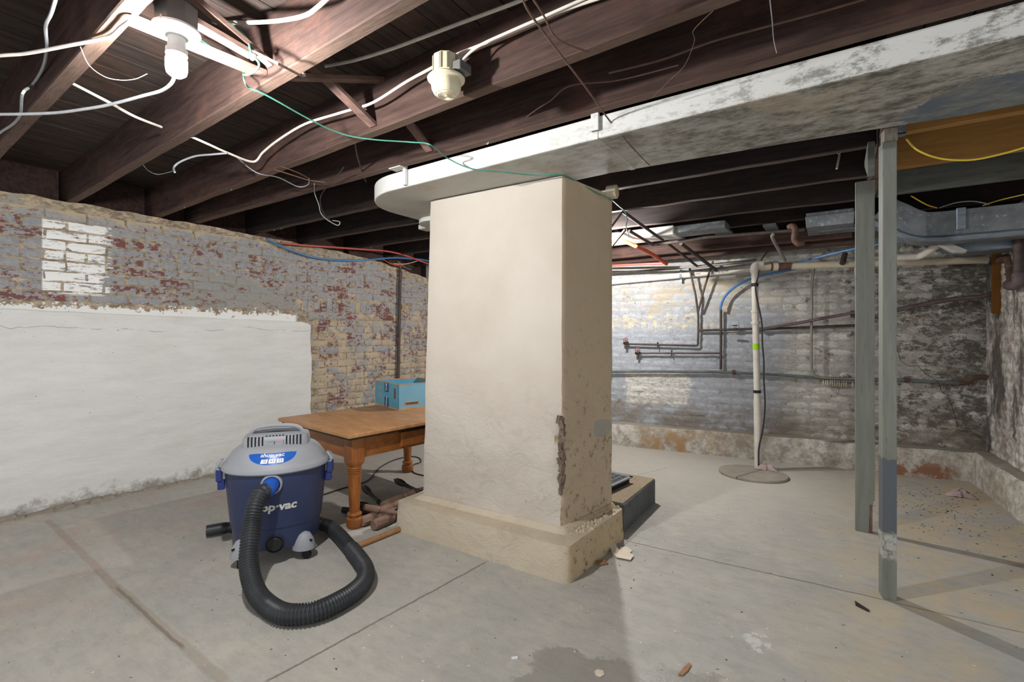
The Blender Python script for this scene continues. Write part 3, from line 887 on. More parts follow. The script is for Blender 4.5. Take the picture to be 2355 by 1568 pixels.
def chips(p, i, j, ns):
    # bite out of the near right arris, and the ragged far right arris
    if i == 1 and j == 0 and .32 < p.z < .80:
        d = .5+.5*noise.noise(Vector((0, 0, p.z*19)))
        p = p + Vector((-.018, .018, 0))*d*min(1, (p.z-.32)*8, (.80-p.z)*8)*1.6
    if i == 2 and j == 0 and p.z < .9: p = p + Vector((-.01, -.035, 0))*(.5+noise.noise(Vector((3, 0, p.z*9))))
    return p
sh = quad_column('shaft', PB, PT, .15, 2.022, M['plaster'], .0045, 22, 60, True, chips).build('shaft', M['plaster'], pil, smooth=True, angle=40)
cb = MB(); rr = random.Random(2)
for k in range(46):
    z = rr.uniform(.37, .77); s_ = rr.uniform(.008, .020)
    A = Tm((-1.190+rr.uniform(-.010, .006), 2.222+rr.uniform(-.004, .014), z)) @ Rm('Z', rr.uniform(0, 1.5)) @ Rm('Y', rr.uniform(-.5, .5))
    cb.box((-s_*.6, -s_*.6, -s_), (s_*.6, s_*.6, s_*rr.uniform(.5, 1.5)), A)
c = cb.build('broken_edge', M['broken'], pil); c['label'] = 'exposed brown core where the corner plaster broke away'
QB = [(-2.25, 2.045), (-1.065, 2.060), (-1.035, 2.735), (-2.25, 2.80)]
pl = quad_column('plinth', QB, [(-2.245, 2.055), (-1.072, 2.068), (-1.045, 2.725), (-2.245, 2.79)], 0, .176, M['plinth'], .005, 26, 8, None, None, .02).build('plinth', M['plinth'], pil, smooth=True, angle=45, bevel=0)
# sloping skirt of mortar where shaft meets plinth
sk = quad_column('fillet', [(-2.20, 2.14), (-1.145, 2.175), (-1.075, 2.725), (-2.2, 2.75)], [(-2.165, 2.18), (-1.18, 2.21), (-1.10, 2.72), (-2.11, 2.71)], .17, .20, M['plinth'], .004, 22, 3).build('mortar_fillet', M['plinth'], pil, smooth=True)
rb = MB(); rr = random.Random(14)
for k in range(70):
    a = rr.random(); p = Vector((-1.11+rr.uniform(-.03, .05), 2.22+a*.5, .178)); s_ = rr.uniform(.004, .013)*(1+(a > .6))
    rb.lathe([(0, -s_), (s_, 0), (0, s_*.8)], Tm(p) @ Rm('Z', rr.random()*3) @ Rm('X', rr.random()), 5, False)
r = rb.build('rubble', M['plinth'], pil); r['kind'] = 'stuff'; r['label'] = 'fallen plaster crumbs on the plinth top'

# ================================================================== LOW PLATFORM, REGISTER
pf = thing('platform', 'low dark grey concrete platform jutting out behind the pillar', 'platform', (-1.5, 3.1, 0))
b = MB(); b.hexa([(-2.05, 2.80, 0), (-1.07, 2.80, 0), (-2.05, 3.42, 0), (-1.077, 3.424, 0), (-2.05, 2.80, .165), (-1.07, 2.80, .165), (-2.05, 3.42, .165), (-1.077, 3.424, .165)])
b.build('platform_body', M['platform'], pf, bevel=.004)
b = MB(); b.box((-2.05, 2.81, .1651), (-1.082, 3.418, .172)); b.build('platform_top', M['platform_top'], pf, bevel=.003)['label'] = 'dusty sand-coloured top face'
a = onz(1456, 1098, .215); b2_ = onz(1419, 1115, .215); 
rg = thing('floor_register', 'grey metal floor register grille lying on the platform behind the pillar', 'register', (-1.44, 3.19, .172), math.atan2(a.y-b2_.y, a.x-b2_.x)-PI/2)
Lr, Wr = .30, .26
g = MB()
for (x0, y0, x1, y1) in ((-Wr/2, -Lr/2, Wr/2, -Lr/2+.022), (-Wr/2, Lr/2-.022, Wr/2, Lr/2), (-Wr/2, -Lr/2, -Wr/2+.022, Lr/2), (Wr/2-.022, -Lr/2, Wr/2, Lr/2)):
    g.box((x0, y0, .038), (x1, y1, .046))
g.build('frame', M['register'], rg, local=True)
g = MB(); g.box((-Wr/2+.018, -Lr/2+.018, 0), (Wr/2-.018, Lr/2-.018, .037)); g.build('damper_box', M['vac_dark'], rg, local=True)
for k in range(9):
    y = -Lr/2+.022+(Lr-.044)*(k+.5)/9
    g = MB(); g.box((-Wr/2+.02, y-.004, .036), (Wr/2-.02, y+.004, .045)); g.build('slat', M['register'], rg, local=True)
for k in range(4):
    xk = -Wr/2+.022+(Wr-.044)*(k+1)/5
    g = MB(); g.box((xk-.003, -Lr/2+.02, .037), (xk+.003, Lr/2-.02, .0465)); g.build('crossbar', M['register'], rg, local=True)
rg.location = (-1.32, 3.10, .172); WM[rg.name] = Tm(rg.location)

# ================================================================== POSTS
fp = thing('support_post', 'slim grey-green wooden post nearest the camera with a dark blue-grey band near its foot', 'post', (.19, 2.79, 0), math.radians(10), 'grey posts')
p = MB(); p.box((-.026, -.035, 0), (.026, .035, 2.07)); p.build('post_shaft', M['post'], fp, local=True, bevel=.003)
p = MB(); p.box((-.018, -.03, 2.07), (.030, .034, 2.131)); p.build('head_block', M['post_top'], fp, local=True, bevel=.002)['label'] = 'bare scraped wood block'
rp = thing('support_post', 'wider grey-green wooden post further back with a splintered lower right corner', 'post', (.138, 3.64, 0), 0, 'grey posts')
p = MB(); z0 = 0
pr = [(-.048, 0), (.020, 0), (.024, .17), (.040, .175), (.040, .19), (.048, .20), (.048, 2.128), (-.048, 2.128)]
p.prism(pr, -.022, .022, Rm('X', PI/2)); p.build('post_shaft', M['post'], rp, local=True, bevel=.002)
p = MB(); p.box((.021, -.018, 0), (.037, .022, .172)); p.build('splinter', M['bridging'], rp, local=True, bevel=.002)['label'] = 'raw brown splintered wood'
q = MB(); q.prism([(0, 0), (.32, 0), (.32, -.03), (0, -.17)], -.014, .014, Tm((.135, 2.90, 2.13)) @ Rm('Z', PI/2) @ Rm('X', PI/2))
tag(q.build('gusset_board', M['grey_beam'], bevel=.002), 'wedge-shaped grey board hanging between the two grey posts', 'board')

# ================================================================== BIG DUCT ALONG THE CEILING
dk = thing('duct', 'long flat whitewashed duct with a rounded end running over the pillar', 'duct', (-1.0, 2.15, 2.03))
pts = [(2.45, 1.925), (-.3, 1.905), (-.86, 1.905), (-2.12, 1.925)]
c0 = Vector((-2.13, 2.30)); R0 = .375
for k in range(1, 13):
    a = -PI/2 - PI/2*k/12; pts.append((c0.x+R0*1.08*math.cos(a), c0.y+R0*math.sin(a)))
pts += [(-2.535, 2.85), (-2.16, 2.85), (-2.16, 2.48), (-2.10, 2.40), (-.97, 2.355), (-.2, 2.415), (.4, 2.485), (2.45, 2.50)]
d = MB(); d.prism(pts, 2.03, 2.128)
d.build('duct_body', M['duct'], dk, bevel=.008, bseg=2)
for X in (-.855,):
    q = MB(); q.box((X-.012, 1.9035, 2.0275), (X+.012, 2.36, 2.031)); q.box((X-.012, 1.9015, 2.0275), (X+.012, 1.906, 2.128)); q.build('duct_seam', M['duct'], dk, bevel=.001)
q = MB(); q.box((-2.02, 1.90, 2.035), (-2.0, 1.917, 2.15)); q.box((-2.09, 1.86, 2.126), (-2.0, 1.917, 2.131)); q.build('hanger_strap', M['duct'], dk)['label'] = 'bent strap that holds the duct to the joist'
q = MB(); q.box((-.868, 1.885, 2.06), (-.835, 1.90, 2.14)); q.build('hanger_strap', M['duct'], dk)
cl = thing('duct_collar', 'short round whitewashed duct collar under the rounded duct end left of the pillar top', 'duct', (-2.47, 2.62, 1.99))
d = MB(); d.lathe([(.13, 0), (.15, .004), (.15, .030), (.14, .039)], Tm((-2.40, 2.62, 1.99)), 28); d.build('collar_body', M['duct'], cl, smooth=True)
d = MB(); d.box((-2.66, 2.66, 2.0), (-2.56, 2.76, 2.035)); d.build('collar_box', M['duct'], cl, bevel=.004)
q = MB(); q.lathe([(.040, 0), (.040, .055), (.032, .06), (.0, .058)], frame((-1.12, 2.665, 2.03), (1, .1, 0)), 20); q.build('flue_stub', M['plinth'], pil, smooth=True, angle=40)['label'] = 'short round stub on the right face near the top'

# ================================================================== WET-DRY VACUUM
VC = Vector((-2.569, 1.488, 0)); fdir = Vector((.865, -.501, 0)); fang = math.atan2(fdir.y, fdir.x) - math.radians(7)
# local frame: +x to the viewer's left... local -y points at the camera, x to the right of the picture
vac = thing('wet_dry_vacuum', 'blue and grey wet-dry drum vacuum with a black ribbed hose by the table', 'vacuum', VC, fang + PI/2)
vac.scale = (1, .87, 1); WM[vac.name] = WM[vac.name] @ Matrix.Diagonal((1, .87, 1, 1))
VL = lambda **k: dict(parent=vac, local=True, **k)
t = MB(); t.lathe([(.18, .075), (.205, .08), (.213, .10), (.222, .185), (.2235, .187), (.2235, .192), (.228, .197), (.248, .40), (.252, .475), (.252, .490), (.24, .495)], None, 56)
t.build('tank', M['vac_blue'], smooth=True, angle=30, **VL())
t = MB(); t.lathe([(.245, .480), (.266, .482), (.270, .488), (.268, .506), (.262, .513), (.254, .518), (.248, .530), (.236, .548), (.218, .574), (.195, .594), (.17, .606), (.12, .612), (0, .613)], None, 56)
lid = t.build('lid', M['vac_grey'], smooth=True, angle=38, **VL())
# motor housing
def rrect(w, d, r, n=5):
    out = []
    for cx, cy, a0 in ((w-r, d-r, 0), (-w+r, d-r, PI/2), (-w+r, -d+r, PI), (w-r, -d+r, 1.5*PI)):
        for i in range(n+1): a = a0+PI/2*i/n; out.append((cx+r*math.cos(a), cy+r*math.sin(a)))
    return out
def loft(secs):
    q = MB(); rings = [[q.bm.verts.new((x, y, z)) for x, y in pl_] for pl_, z in secs]
    for a, b in zip(rings, rings[1:]):
        n = len(a)
        for i in range(n): q.bm.faces.new((a[i], a[(i+1) % n], b[(i+1) % n], b[i]))
    q.bm.faces.new(rings[0][::-1]); q.bm.faces.new(rings[-1]); return q
h = loft([(rrect(.165, .125, .06), .600), (rrect(.162, .122, .06), .635), (rrect(.156, .116, .06), .650), (rrect(.135, .098, .06), .660)])
hs = h.build('motor_housing', M['vac_grey'], smooth=True, angle=40, **VL())
for sx in (-1, 1):
    for k in range(5):
        x = sx*(.058+k*.017)
        q = MB(); q.box((x-.0035, -.1265, .607), (x+.0035, -.119, .645)); q.box((x-.0035, -.122, .640), (x+.0035, -.095, .655), Tm((0, 0, .0)))
        q.build('vent_slot', M['vac_dark'], hs, local=True)
for k in range(6):
    x = -.04+k*.016
    q = MB(); q.box((x-.004, -.112, .6555), (x+.004, -.100, .6590)); q.build('vent_slot', M['vac_dark'], hs, local=True)
q = MB(); q.box((-.044, -.131, .608), (.044, -.118, .638)); q.build('gauge_panel', M['vac_grey'], hs, local=True, bevel=.003)
for x0, x1, mm in ((-.03, -.001, 'green_ink'), (.001, .03, 'red_ink')):
    q = MB(); q.box((x0, -.1325, .628), (x1, -.1305, .636)); q.build('gauge_mark', M[mm], hs, local=True)
q = MB(); q.box((-.0015, -.133, .615), (.0015, -.1308, .632)); q.build('gauge_mark', M['vac_dark'], hs, local=True)
# handle arch
q = MB(); pth = [(-.128, -.02, .645), (-.122, -.03, .672), (-.095, -.035, .692), (-.04, -.038, .701), (.03, -.038, .701), (.085, -.035, .695), (.118, -.03, .678), (.134, -.02, .648)]
q.tube(pth, .011, 10, 5); q.build('handle', M['vac_grey'], smooth=True, **VL())
q = MB(); q.tube([(-.115, .0, .655), (-.06, .01, .668), (0, .012, .672), (.06, .01, .668), (.12, 0, .655)], .012, 8, 5); q.build('handle_ridge', M['vac_grey'], smooth=True, **VL())
# lid sticker, mapped on the dome
def dome(u, v, off=.0012):
    """u metres round, v metres up the dome from z=.515 -> point"""
    prof = [(.2505, .524), (.248, .530), (.236, .548), (.218, .574), (.195, .594), (.17, .606)]
    acc = 0
    for (r0, z0), (r1, z1) in zip(prof, prof[1:]):
        L = math.hypot(r1-r0, z1-z0)
        if v <= acc+L or (r1, z1) == prof[-1]:
            k = (v-acc)/L; r = r0+(r1-r0)*k; z = z0+(z1-z0)*k; nr = Vector((z1-z0, -(r1-r0))).normalized()
            break
        acc += L
    a = u/.235
    r += nr.x*off; z += nr.y*off
    return Vector((r*math.sin(a), -r*math.cos(a), z))
def badge(su, sv, off, mat, name, v0=.0):
    q = MB(); n = 28; top_, bot = [], []
    for i in range(n+1):
        u = -1+2*i/n
        tp = .080 - .010*(1-u*u)**.5 - .014*abs(u)**6*1.0; bt = .077 - .068*math.sqrt(max(0, 1-u*u))
        mid = (tp+bt)/2
        tp = mid+(tp-mid)*sv; bt = mid+(bt-mid)*sv
        top_.append((u*.118*su, tp)); bot.append((u*.118*su, min(bt, tp-.0005)))
    rows = []
    for (ut, vt), (ub, vb) in zip(top_, bot):
        rows.append([q.bm.verts.new(dome(ut, vb+(vt-vb)*k/6+v0, off)) for k in range(7)])
    for a, b in zip(rows, rows[1:]):
        for k in range(6): q.bm.faces.new((a[k], b[k], b[k+1], a[k+1]))
    return q.build(name, mat, lid, local=True, smooth=True)
badge(1.13, 1.11, .0008, M['sticker_edge'], 'sticker_edge'); st = badge(1.1, 1.05, .0016, M['sticker'], 'sticker')
text_part('logo_lettering', 'shop·vac', .030, lambda x, y: dome(x*1.15+.0, .060+y*.95, .0026), M['print_white'], lid, .0006, .15, True)
for k, tx in enumerate(('12', '6.5', '5.5')):
    xc = -.036+k*.037
    q = MB(); q.grid(lambda a, b: dome(xc-.0155+a*.031+(b-.5)*.003, .016+b*.022, .0024), 4, 3); q.build('spec_box', M['print_white'], lid, local=True)
    text_part('spec_lettering', tx, .018, lambda x, y, xc=xc: dome(xc+x*.85, .028+y, .0032), M['print_ink'], lid, .0003, .2, True)
# tank logo
def tankp(u, v, off=.0015):
    k = (v-.197)/(.40-.197); r = .228+(.248-.228)*k + off; a = u/.236
    return Vector((r*math.sin(a), -r*math.cos(a), v))
text_part('logo_lettering', 'shop·vac', .058, lambda x, y: tankp(x*1.12+.002, .312+y), M['print_silver'], vac, .0022, .12, True)
# latches
for sx in (-1, 1):
    A = Rm('Z', sx*math.radians(82) ) 
    q = MB(); q.box((-.028, -.292, .425), (.028, -.262, .490), A); q.box((-.020, -.285, .38), (.020, -.250, .43), A)
    la = q.build('latch', M['vac_navy'], bevel=.004, **VL())
    q = MB(); q.tube([A @ Vector(v) for v in ((-.022, -.277, .485), (-.024, -.288, .500), (-.018, -.272, .530), (0, -.262, .537), (.018, -.272, .530), (.024, -.288, .500), (.022, -.277, .485))], .006, 8, 4)
    q.build('latch_clip', M['vac_grey'], la, local=True, smooth=True)
# feet with casters
for ang in (-43, 43, 137, -137):
    A = Rm('Z', math.radians(ang))
    q = MB()
    q.lathe([(.062, 0), (.060, .02), (.052, .05), (.035, .078), (.012, .088), (0, .089)], A @ Tm((0, -.212, .055)), 20, True, (.9, 1.0))
    ft = q.build('foot', M['vac_grey'], smooth=True, angle=50, **VL())
    q = MB(); q.cyl(A @ Vector((0, -.262, .105)), A @ Vector((0, -.274, .104)), .006, 8); q.build('foot_rivet', M['vac_dark'], ft, local=True)
    w0 = Rm('Z', math.radians(ang*.6+35))
    cc = A @ Vector((0, -.235, 0))
    q = MB(); q.lathe([(.012, -.010), (.024, -.009), (.026, -.005), (.026, .005), (.024, .009), (.012, .010)], Tm((cc.x, cc.y, .026)) @ w0 @ Rm('Y', PI/2), 20)
    ca = q.build('caster_wheel', M['vac_dark'], smooth=True, angle=40, **VL())
    q = MB(); q.tube([Vector((cc.x, cc.y, .026)) + w0 @ Vector((.013, 0, 0)), Vector((cc.x, cc.y, .045)) + w0 @ Vector((.014, .012, 0)), Vector((cc.x, cc.y, .068))], .005, 6, 4)
    q.build('caster_fork', M['vac_grey'], ca, local=True)
# drain cap
q = MB(); A = Rm('Z', math.radians(3))
q.lathe([(.046, 0), (.046, .012), (.041, .014), (.041, .006), (.034, .006), (.034, .022), (.030, .025), (0, .025)], A @ Tm((.0, -.212, .117)) @ Rm('X', PI/2), 28)
q.build('drain_cap', M['tape_black'], smooth=True, angle=30, **VL())
# inlet port
q = MB(); q.lathe([(.052, -.01), (.052, .02), (.048, .027), (.042, .027), (.042, .01)], Tm((-.0, -.238, .432)) @ Rm('X', PI/2), 28, False)
q.build('inlet_port', M['vac_grey'], smooth=True, angle=30, **VL())
def vw(p): return WM[vac.name] @ Vector(p)
i0 = vw((0, -.245, .432)); i1 = vw((-.012, -.305, .418))
HP = [(600, 1136, 2.37), (589, 1160, 2.335), (580, 1200, 2.30), (575, 1243, 2.25), (572, 1288, 2.20), (577, 1327, 2.15), (591, 1365, 2.10)]
hpts = [i1] + [atd(*p) for p in HP]
hp2 = [(616, 1392), (652, 1411), (697, 1412), (736, 1403), (775, 1385), (811, 1363), (836, 1338), (841, 1312), (827, 1286), (801, 1254), (778, 1228), (758, 1210)]
fpts = [onz(x, y, .044) for x, y in hp2]
q = MB(); q.tube([i0, i0.lerp(i1, .6)+Vector((0, 0, .001)), i1, hpts[1], ], .0, 20, 5, rfun=lambda t: .040-.004*t)
q.build('hose_cuff', M['vac_blue2'], vac, smooth=True)
q = MB(); P = spline([i1.lerp(hpts[1], .45)] + hpts[1:] + fpts, 44)
# resample evenly for the ribs
def resample(P, step):
    out = [P[0]]; acc = 0
    for a, b in zip(P, P[1:]):
        d_ = (b-a).length
        while acc + d_ >= step:
            k = (step-acc)/d_; a = a.lerp(b, k); out.append(a); d_ = (b-a).length; acc = 0
        acc += d_
    return out
P = resample(P, .0034); nP = len(P)
def rib(t):
    i = round(t*(nP-1)); ph = i % 4
    sm = 1 if t < .80 else .18
    return .0375 + sm*(.0048 if ph in (0, 1) else -.0022)
q.tube(P, 0, 22, 1, True, rib, True)
q.build('hose', M['hose'], vac, smooth=True, angle=80)
e1 = fpts[-1]; e0 = onz(475, 1221, .040); bk_ = onz(650, 1188, .042)
q = MB(); q.tube([e1, onz(735, 1203, .044), onz(715, 1199, .044), bk_, onz(580, 1198, .042), onz(546, 1210, .041)], .037, 18, 8, rfun=lambda t: .037+.0015*math.sin(t*330))
q.build('hose_tail', M['hose'], vac, smooth=True)
q = MB(); q.tube([onz(546, 1210, .041), onz(515, 1214, .042), e0], 0, 20, 8, False, rfun=lambda t: .036 if t < .3 else (.031 if t < .42 else .0335))
q.tube([e0, onz(500, 1217, .041)], .029, 20, 3, True, straight=True)
q.build('hose_end', M['hose'], vac, smooth=True)['label'] = 'smooth black hose end cuff'

# ================================================================== TABLE
TA = math.atan2(.1045, -.9945)      # direction of the near edge, going left
tb = thing('table', 'honey-brown wooden table with turned legs half hidden by the pillar', 'table', (-2.40, 1.83, 0), TA)
# local: x along near edge to the left (0..W), local y = -(depth) because of the frame; use depth = -y
W_, D_ = .925, 1.17
q = MB(); q.box((0, -D_, .576), (W_, 0, .601)); q.build('tabletop', M['table_top'], tb, local=True, bevel=.005, bseg=2)
q = MB(); q.box((.02, -D_+.02, .562), (W_-.02, -.02, .577)); q.build('top_cleat', M['black_wood'], tb, local=True)['label'] = 'dark unfinished strip under the top'
ins = .07; ap = .43
for nm, lo, hi in (('apron', (ins, -ins-.022, ap), (W_-ins, -ins, .563)), ('apron', (ins, -D_+ins, ap), (W_-ins, -D_+ins+.022, .563)), ('apron', (W_-ins-.022, -D_+ins, ap), (W_-ins, -ins, .563)), ('apron', (ins, -D_+ins, ap), (ins+.022, -ins, .563))):
    q = MB(); q.box(lo, hi); q.build(nm, M['table_wood'], tb, local=True, bevel=.002)
q = MB(); q.box((ins-.018, -.86, .445), (ins+.001, -.42, .545)); dr = q.build('drawer', M['table_wood'], tb, local=True, bevel=.008, bseg=2)
q = MB(); q.box((ins-.0, -.87, .545), (ins+.012, -.41, .553)); q.build('drawer_gap', M['vac_dark'], tb, local=True)
LEGP = [(.040, 0), (.047, .012), (.051, .035), (.047, .060), (.035, .068), (.033, .074), (.044, .080), (.046, .086), (.043, .092), (.030, .098), (.031, .11), (.040, .30), (.0415, .335), (.037, .339), (.0435, .343), (.0435, .349), (.037, .353), (.0435, .357), (.0435, .363), (.037, .367), (.0435, .371), (.042, .38)]
def leg():
    q = MB(); q.lathe([(r, z) for r, z in LEGP if z <= .11 or z >= .3], None, 32)
    q2 = q
    # square block above, chamfered
    a = .046
    secs = [(rrect(.040, .040, .038, 4), .38), (rrect(a, a, .012, 4), .405), (rrect(a, a, .004, 4), .42), (rrect(a, a, .004, 4), .564)]
    rings = [[q2.bm.verts.new((x, y, z)) for x, y in pl_] for pl_, z in secs]
    for r0, r1 in zip(rings, rings[1:]):
        n = len(r0)
        for i in range(n): q2.bm.faces.new((r0[i], r0[(i+1) % n], r1[(i+1) % n], r1[i]))
    q2.bm.faces.new(rings[0][::-1]); q2.bm.faces.new(rings[-1])
    return q2.mesh('leg', M['table_leg'], smooth=True, angle=32)
lm = leg()
for x, y in ((ins+.03, -ins-.03), (W_-ins-.03, -ins-.03), (ins+.03, -D_+ins+.03), (W_-ins-.03, -D_+ins+.03)):
    o = bpy.data.objects.new('leg', lm); COL.objects.link(o); o.parent = tb; o.location = (x, y, 0); WM[o.name] = WM[tb.name]
TT = .601
# carton on the table
bx = thing('cardboard_box', 'open turquoise printed cardboard box on the table beside the pillar', 'box', (-2.854, 2.639, TT), math.atan2(.31, -.95))
bw, bd, bh = .462, .40, .205; th = .005
q = MB(); q.box((0, -th, 0), (bw, 0, bh)); s1 = q.build('carton_side', M['box_blue'], bx, local=True)
q = MB(); q.box((0, -bd, 0), (th, 0, bh)); s2 = q.build('carton_side', M['box_side'], bx, local=True)
q = MB(); q.box((bw-th, -bd, 0), (bw, 0, bh)); q.build('carton_side', M['box_blue'], bx, local=True)
q = MB(); q.box((0, -bd, 0), (bw, -bd+th, bh)); q.build('carton_side', M['box_blue'], bx, local=True)
q = MB(); q.box((0, -bd, 0), (bw, 0, .004)); q.build('carton_bottom', M['kraft'], bx, local=True)
q = MB()
for lo, hi in (((-.001, -.001-th, bh-.006), (bw, .001, bh+.001)), ((-.001, -bd, bh-.006), (th+.001, 0, bh+.001)), ((bw-th-.001, -bd, bh-.006), (bw+.001, 0, bh+.001)), ((0, -bd-.001, bh-.006), (bw, -bd+th+.001, bh+.001)), ((-.001, -.002, 0), (bw, .001, .012)), ((-.001, -bd, 0), (.002, 0, .012))):
    q.box(lo, hi)
q.build('carton_edge', M['kraft'], bx, local=True)['label'] = 'raw brown cut edges'
q = MB(); q.box((.006, -bd+.02, bh*.60), (bw*.5, -.02, bh*.62), Tm((0, 0, 0))); q.build('carton_flap', M['kraft'], bx, local=True)
for z0, z1 in ((0.004, .082), (.125, .200)):
    q = MB(); q.box((.185, 0, z0), (.262, .0015, z1)); pn = q.build('printed_strip', M['box_navy'], s1, local=True)
    text_part('strip_lettering', 'Wine' if z0 < .1 else 'THE', .045, lambda x, y, zc=(z0+z1)/2: Vector((.223+y*.9, .0022, zc+x*.8)), M['box_paper'], s1, .001, .2)
for zc, a in ((.150, .5), (.085, -.5)):
    q = MB(); q.lathe([(.022, 0), (.022, .0012)], Tm((.36, 0, zc)) @ Rm('X', -PI/2) @ Rm('Z', a), 16, True, (1.3, .55)); q.build('printed_leaf', M['kraft'], s1, local=True)
q = MB(); q.box((.050, 0, .085), (.078, .0015, .165)); q.build('printed_mark', M['rust'], s1, local=True)
q = MB(); q.box((-.0015, -.18, .035), (0, -.05, .060)); q.build('printed_mark', M['kraft'], s2, local=True)
q = MB(); q.box((-.0022, -.17, .040), (-.0015, -.06, .055)); q.build('printed_mark', M['rust'], s2, local=True)

# ================================================================== TURNED PIECES UNDER THE TABLE
G = 'salvaged turned wood pieces under the table'
def turned(a, b, r, label, kind='leg', mat='old_wood', cat='spindle', name='turned_spindle'):
    a = Vector(a); b = Vector(b); L = (b-a).length; m_ = frame((0, 0, 0), b-a)
    if kind == 'leg':
        prof = [(r*.9, 0), (r, .02*L), (r, .42*L), (r*.75, .46*L), (r*.5, .48*L), (r*.8, .52*L), (r*.5, .56*L), (r*.62, .60*L), (r*.5, .64*L), (r*.78, .70*L), (r*.6, .85*L), (r*.35, L)]
    elif kind == 'block':
        prof = [(r*.8, 0), (r, .03*L), (r, .62*L), (r*.8, .66*L), (r*.55, .70*L), (r*.9, .76*L), (r*.6, .82*L), (r*.5, L)]
    elif kind == 'plain':
        prof = [(r*.8, 0), (r, .01*L), (r*.95, L*.99), (r*.7, L)]
    else:
        prof = [(r*.15, 0), (r*.85, .12*L), (r, .25*L), (r*.8, .38*L), (r*.45, .46*L), (r*.6, .5*L), (r*.42, .55*L), (r*.5, .85*L), (r*.62, .9*L), (r*.4, .93*L), (r*.62, L)]
    q = MB(); m0 = m_.copy(); m0.translation = a
    q.lathe(prof, m0, 8 if kind == 'block' else 14)
    o = q.build(name, M[mat], smooth=True, angle=38)
    tag(o, label, cat, G if cat == 'spindle' else None); return o
turned(onz(830, 1200, .034), onz(905, 1172, .034), .033, 'thick rounded turned leg piece lying nearest the table leg', 'block')
turned(onz(858, 1208, .034), onz(925, 1180, .034), .034, 'thick octagonal turned leg piece lying beside the pillar plinth', 'block')
turned(onz(838, 1166, .085), onz(918, 1180, .075), .022, 'slim turned spindle resting across the two thick leg pieces', 'leg')
turned(onz(812, 1156, .055), onz(885, 1172, .055), .022, 'spindle with a blackened end behind the front table leg', 'leg', 'black_wood')
turned(onz(868, 1180, .050), onz(930, 1150, .045), .030, 'turned piece pointing at the plinth behind the crossing spindle', 'leg')
turned(onz(880, 1163, .030), onz(975, 1122, .030), .030, 'long turned piece lying furthest back along the plinth', 'leg')
turned(onz(788, 1172, .022), onz(850, 1178, .022), .020, 'black spindle end poking out behind the front table leg', 'plain', 'black_wood')
turned(onz(833, 1117, .05), onz(876, 1158, .02), .026, 'dark spear-shaped spindle foot leaning up under the table', 'spear', 'black_wood')
turned(onz(906, 1102, .07), onz(968, 1132, .045), .026, 'dark spear-shaped spindle foot nearest the pillar shaft', 'spear', 'black_wood')
turned(onz(817, 1257, .016), onz(935, 1210, .016), .016, 'long plain wooden handle lying from the vacuum hose to the plinth', 'plain', 'stick', 'stick', 'wooden_handle')
q = MB(); q.tube([onz(x, y, .006) for x, y in ((735, 1140), (790, 1122), (845, 1105), (872, 1076), (905, 1058), (940, 1050), (962, 1052), (968, 1062), (952, 1068), (947, 1078), (955, 1088), (985, 1095))], .005, 6, 8)
tag(q.build('power_cord', M['cable_dark']), 'black power cord snaking over the floor beneath the table', 'cord')

# ================================================================== LAMPS
def lamp(name, loc, label, bm='bulb', box=True):
    L_ = thing(name, label, 'lamp', (loc.x, loc.y, loc.z+.10))
    x, y, z = loc
    q = MB(); q.lathe([(.0, .0), (.016, .002), (.025, .010), (.028, .024), (.028, .050), (.024, .060), (0, .061)], Tm((x, y, z-.035)), 24)
    me = q.mesh('bulb', M[bm], smooth=True); area = sum(p.area for p in me.polygons)
    me.transform(WM[L_.name].inverted())
    o = bpy.data.objects.new('bulb', me); COL.objects.link(o); o.parent = L_
    o['label'] = 'glowing white bulb'
    q = MB(); q.lathe([(.024, .0), (.028, .004), (.028, .020), (.022, .023)], Tm((x, y, z+.026)), 24); q.build('bulb_base', M['porcelain'], L_, smooth=True)
    q = MB(); q.lathe([(.021, 0), (.023, .004), (.023, .030), (.034, .036), (.058, .044), (.062, .050), (.062, .056), (.056, .060)], Tm((x, y, z+.049)), 36)
    q.build('lampholder', M['porcelain'], L_, smooth=True, angle=30)
    q = MB(); q.lathe([(.055, 0), (.057, .002), (.057, .060), (.054, .063)], Tm((x, y, z+.109)), 8 if box else 24); q.build('junction_box', M['boxmetal'], L_)
    for sx in (-1, 1):
        q = MB(); q.cyl((x+sx*.03, y-.05, z+.100), (x+sx*.03, y-.05, z+.112), .004, 8); q.build('screw', M['steel'], L_)
    return area
A_ = lamp('ceiling_lamp', B1, 'bare glowing bulb in a round white lampholder under the ceiling joists, upper left')
lamp('ceiling_lamp', B2, 'second bare glowing bulb hidden behind the pillar', 'bulb2', box=False)
BULB_E.inputs[1].default_value = BULB_POWER/(PI*A_)
BULB_E2.inputs[1].default_value = 1.1*BULB_POWER/(PI*A_)
# timber strip that carries the first lamp
strut((-1.70, .605, 2.205), (-1.715, .90, 2.185), .040, .02)

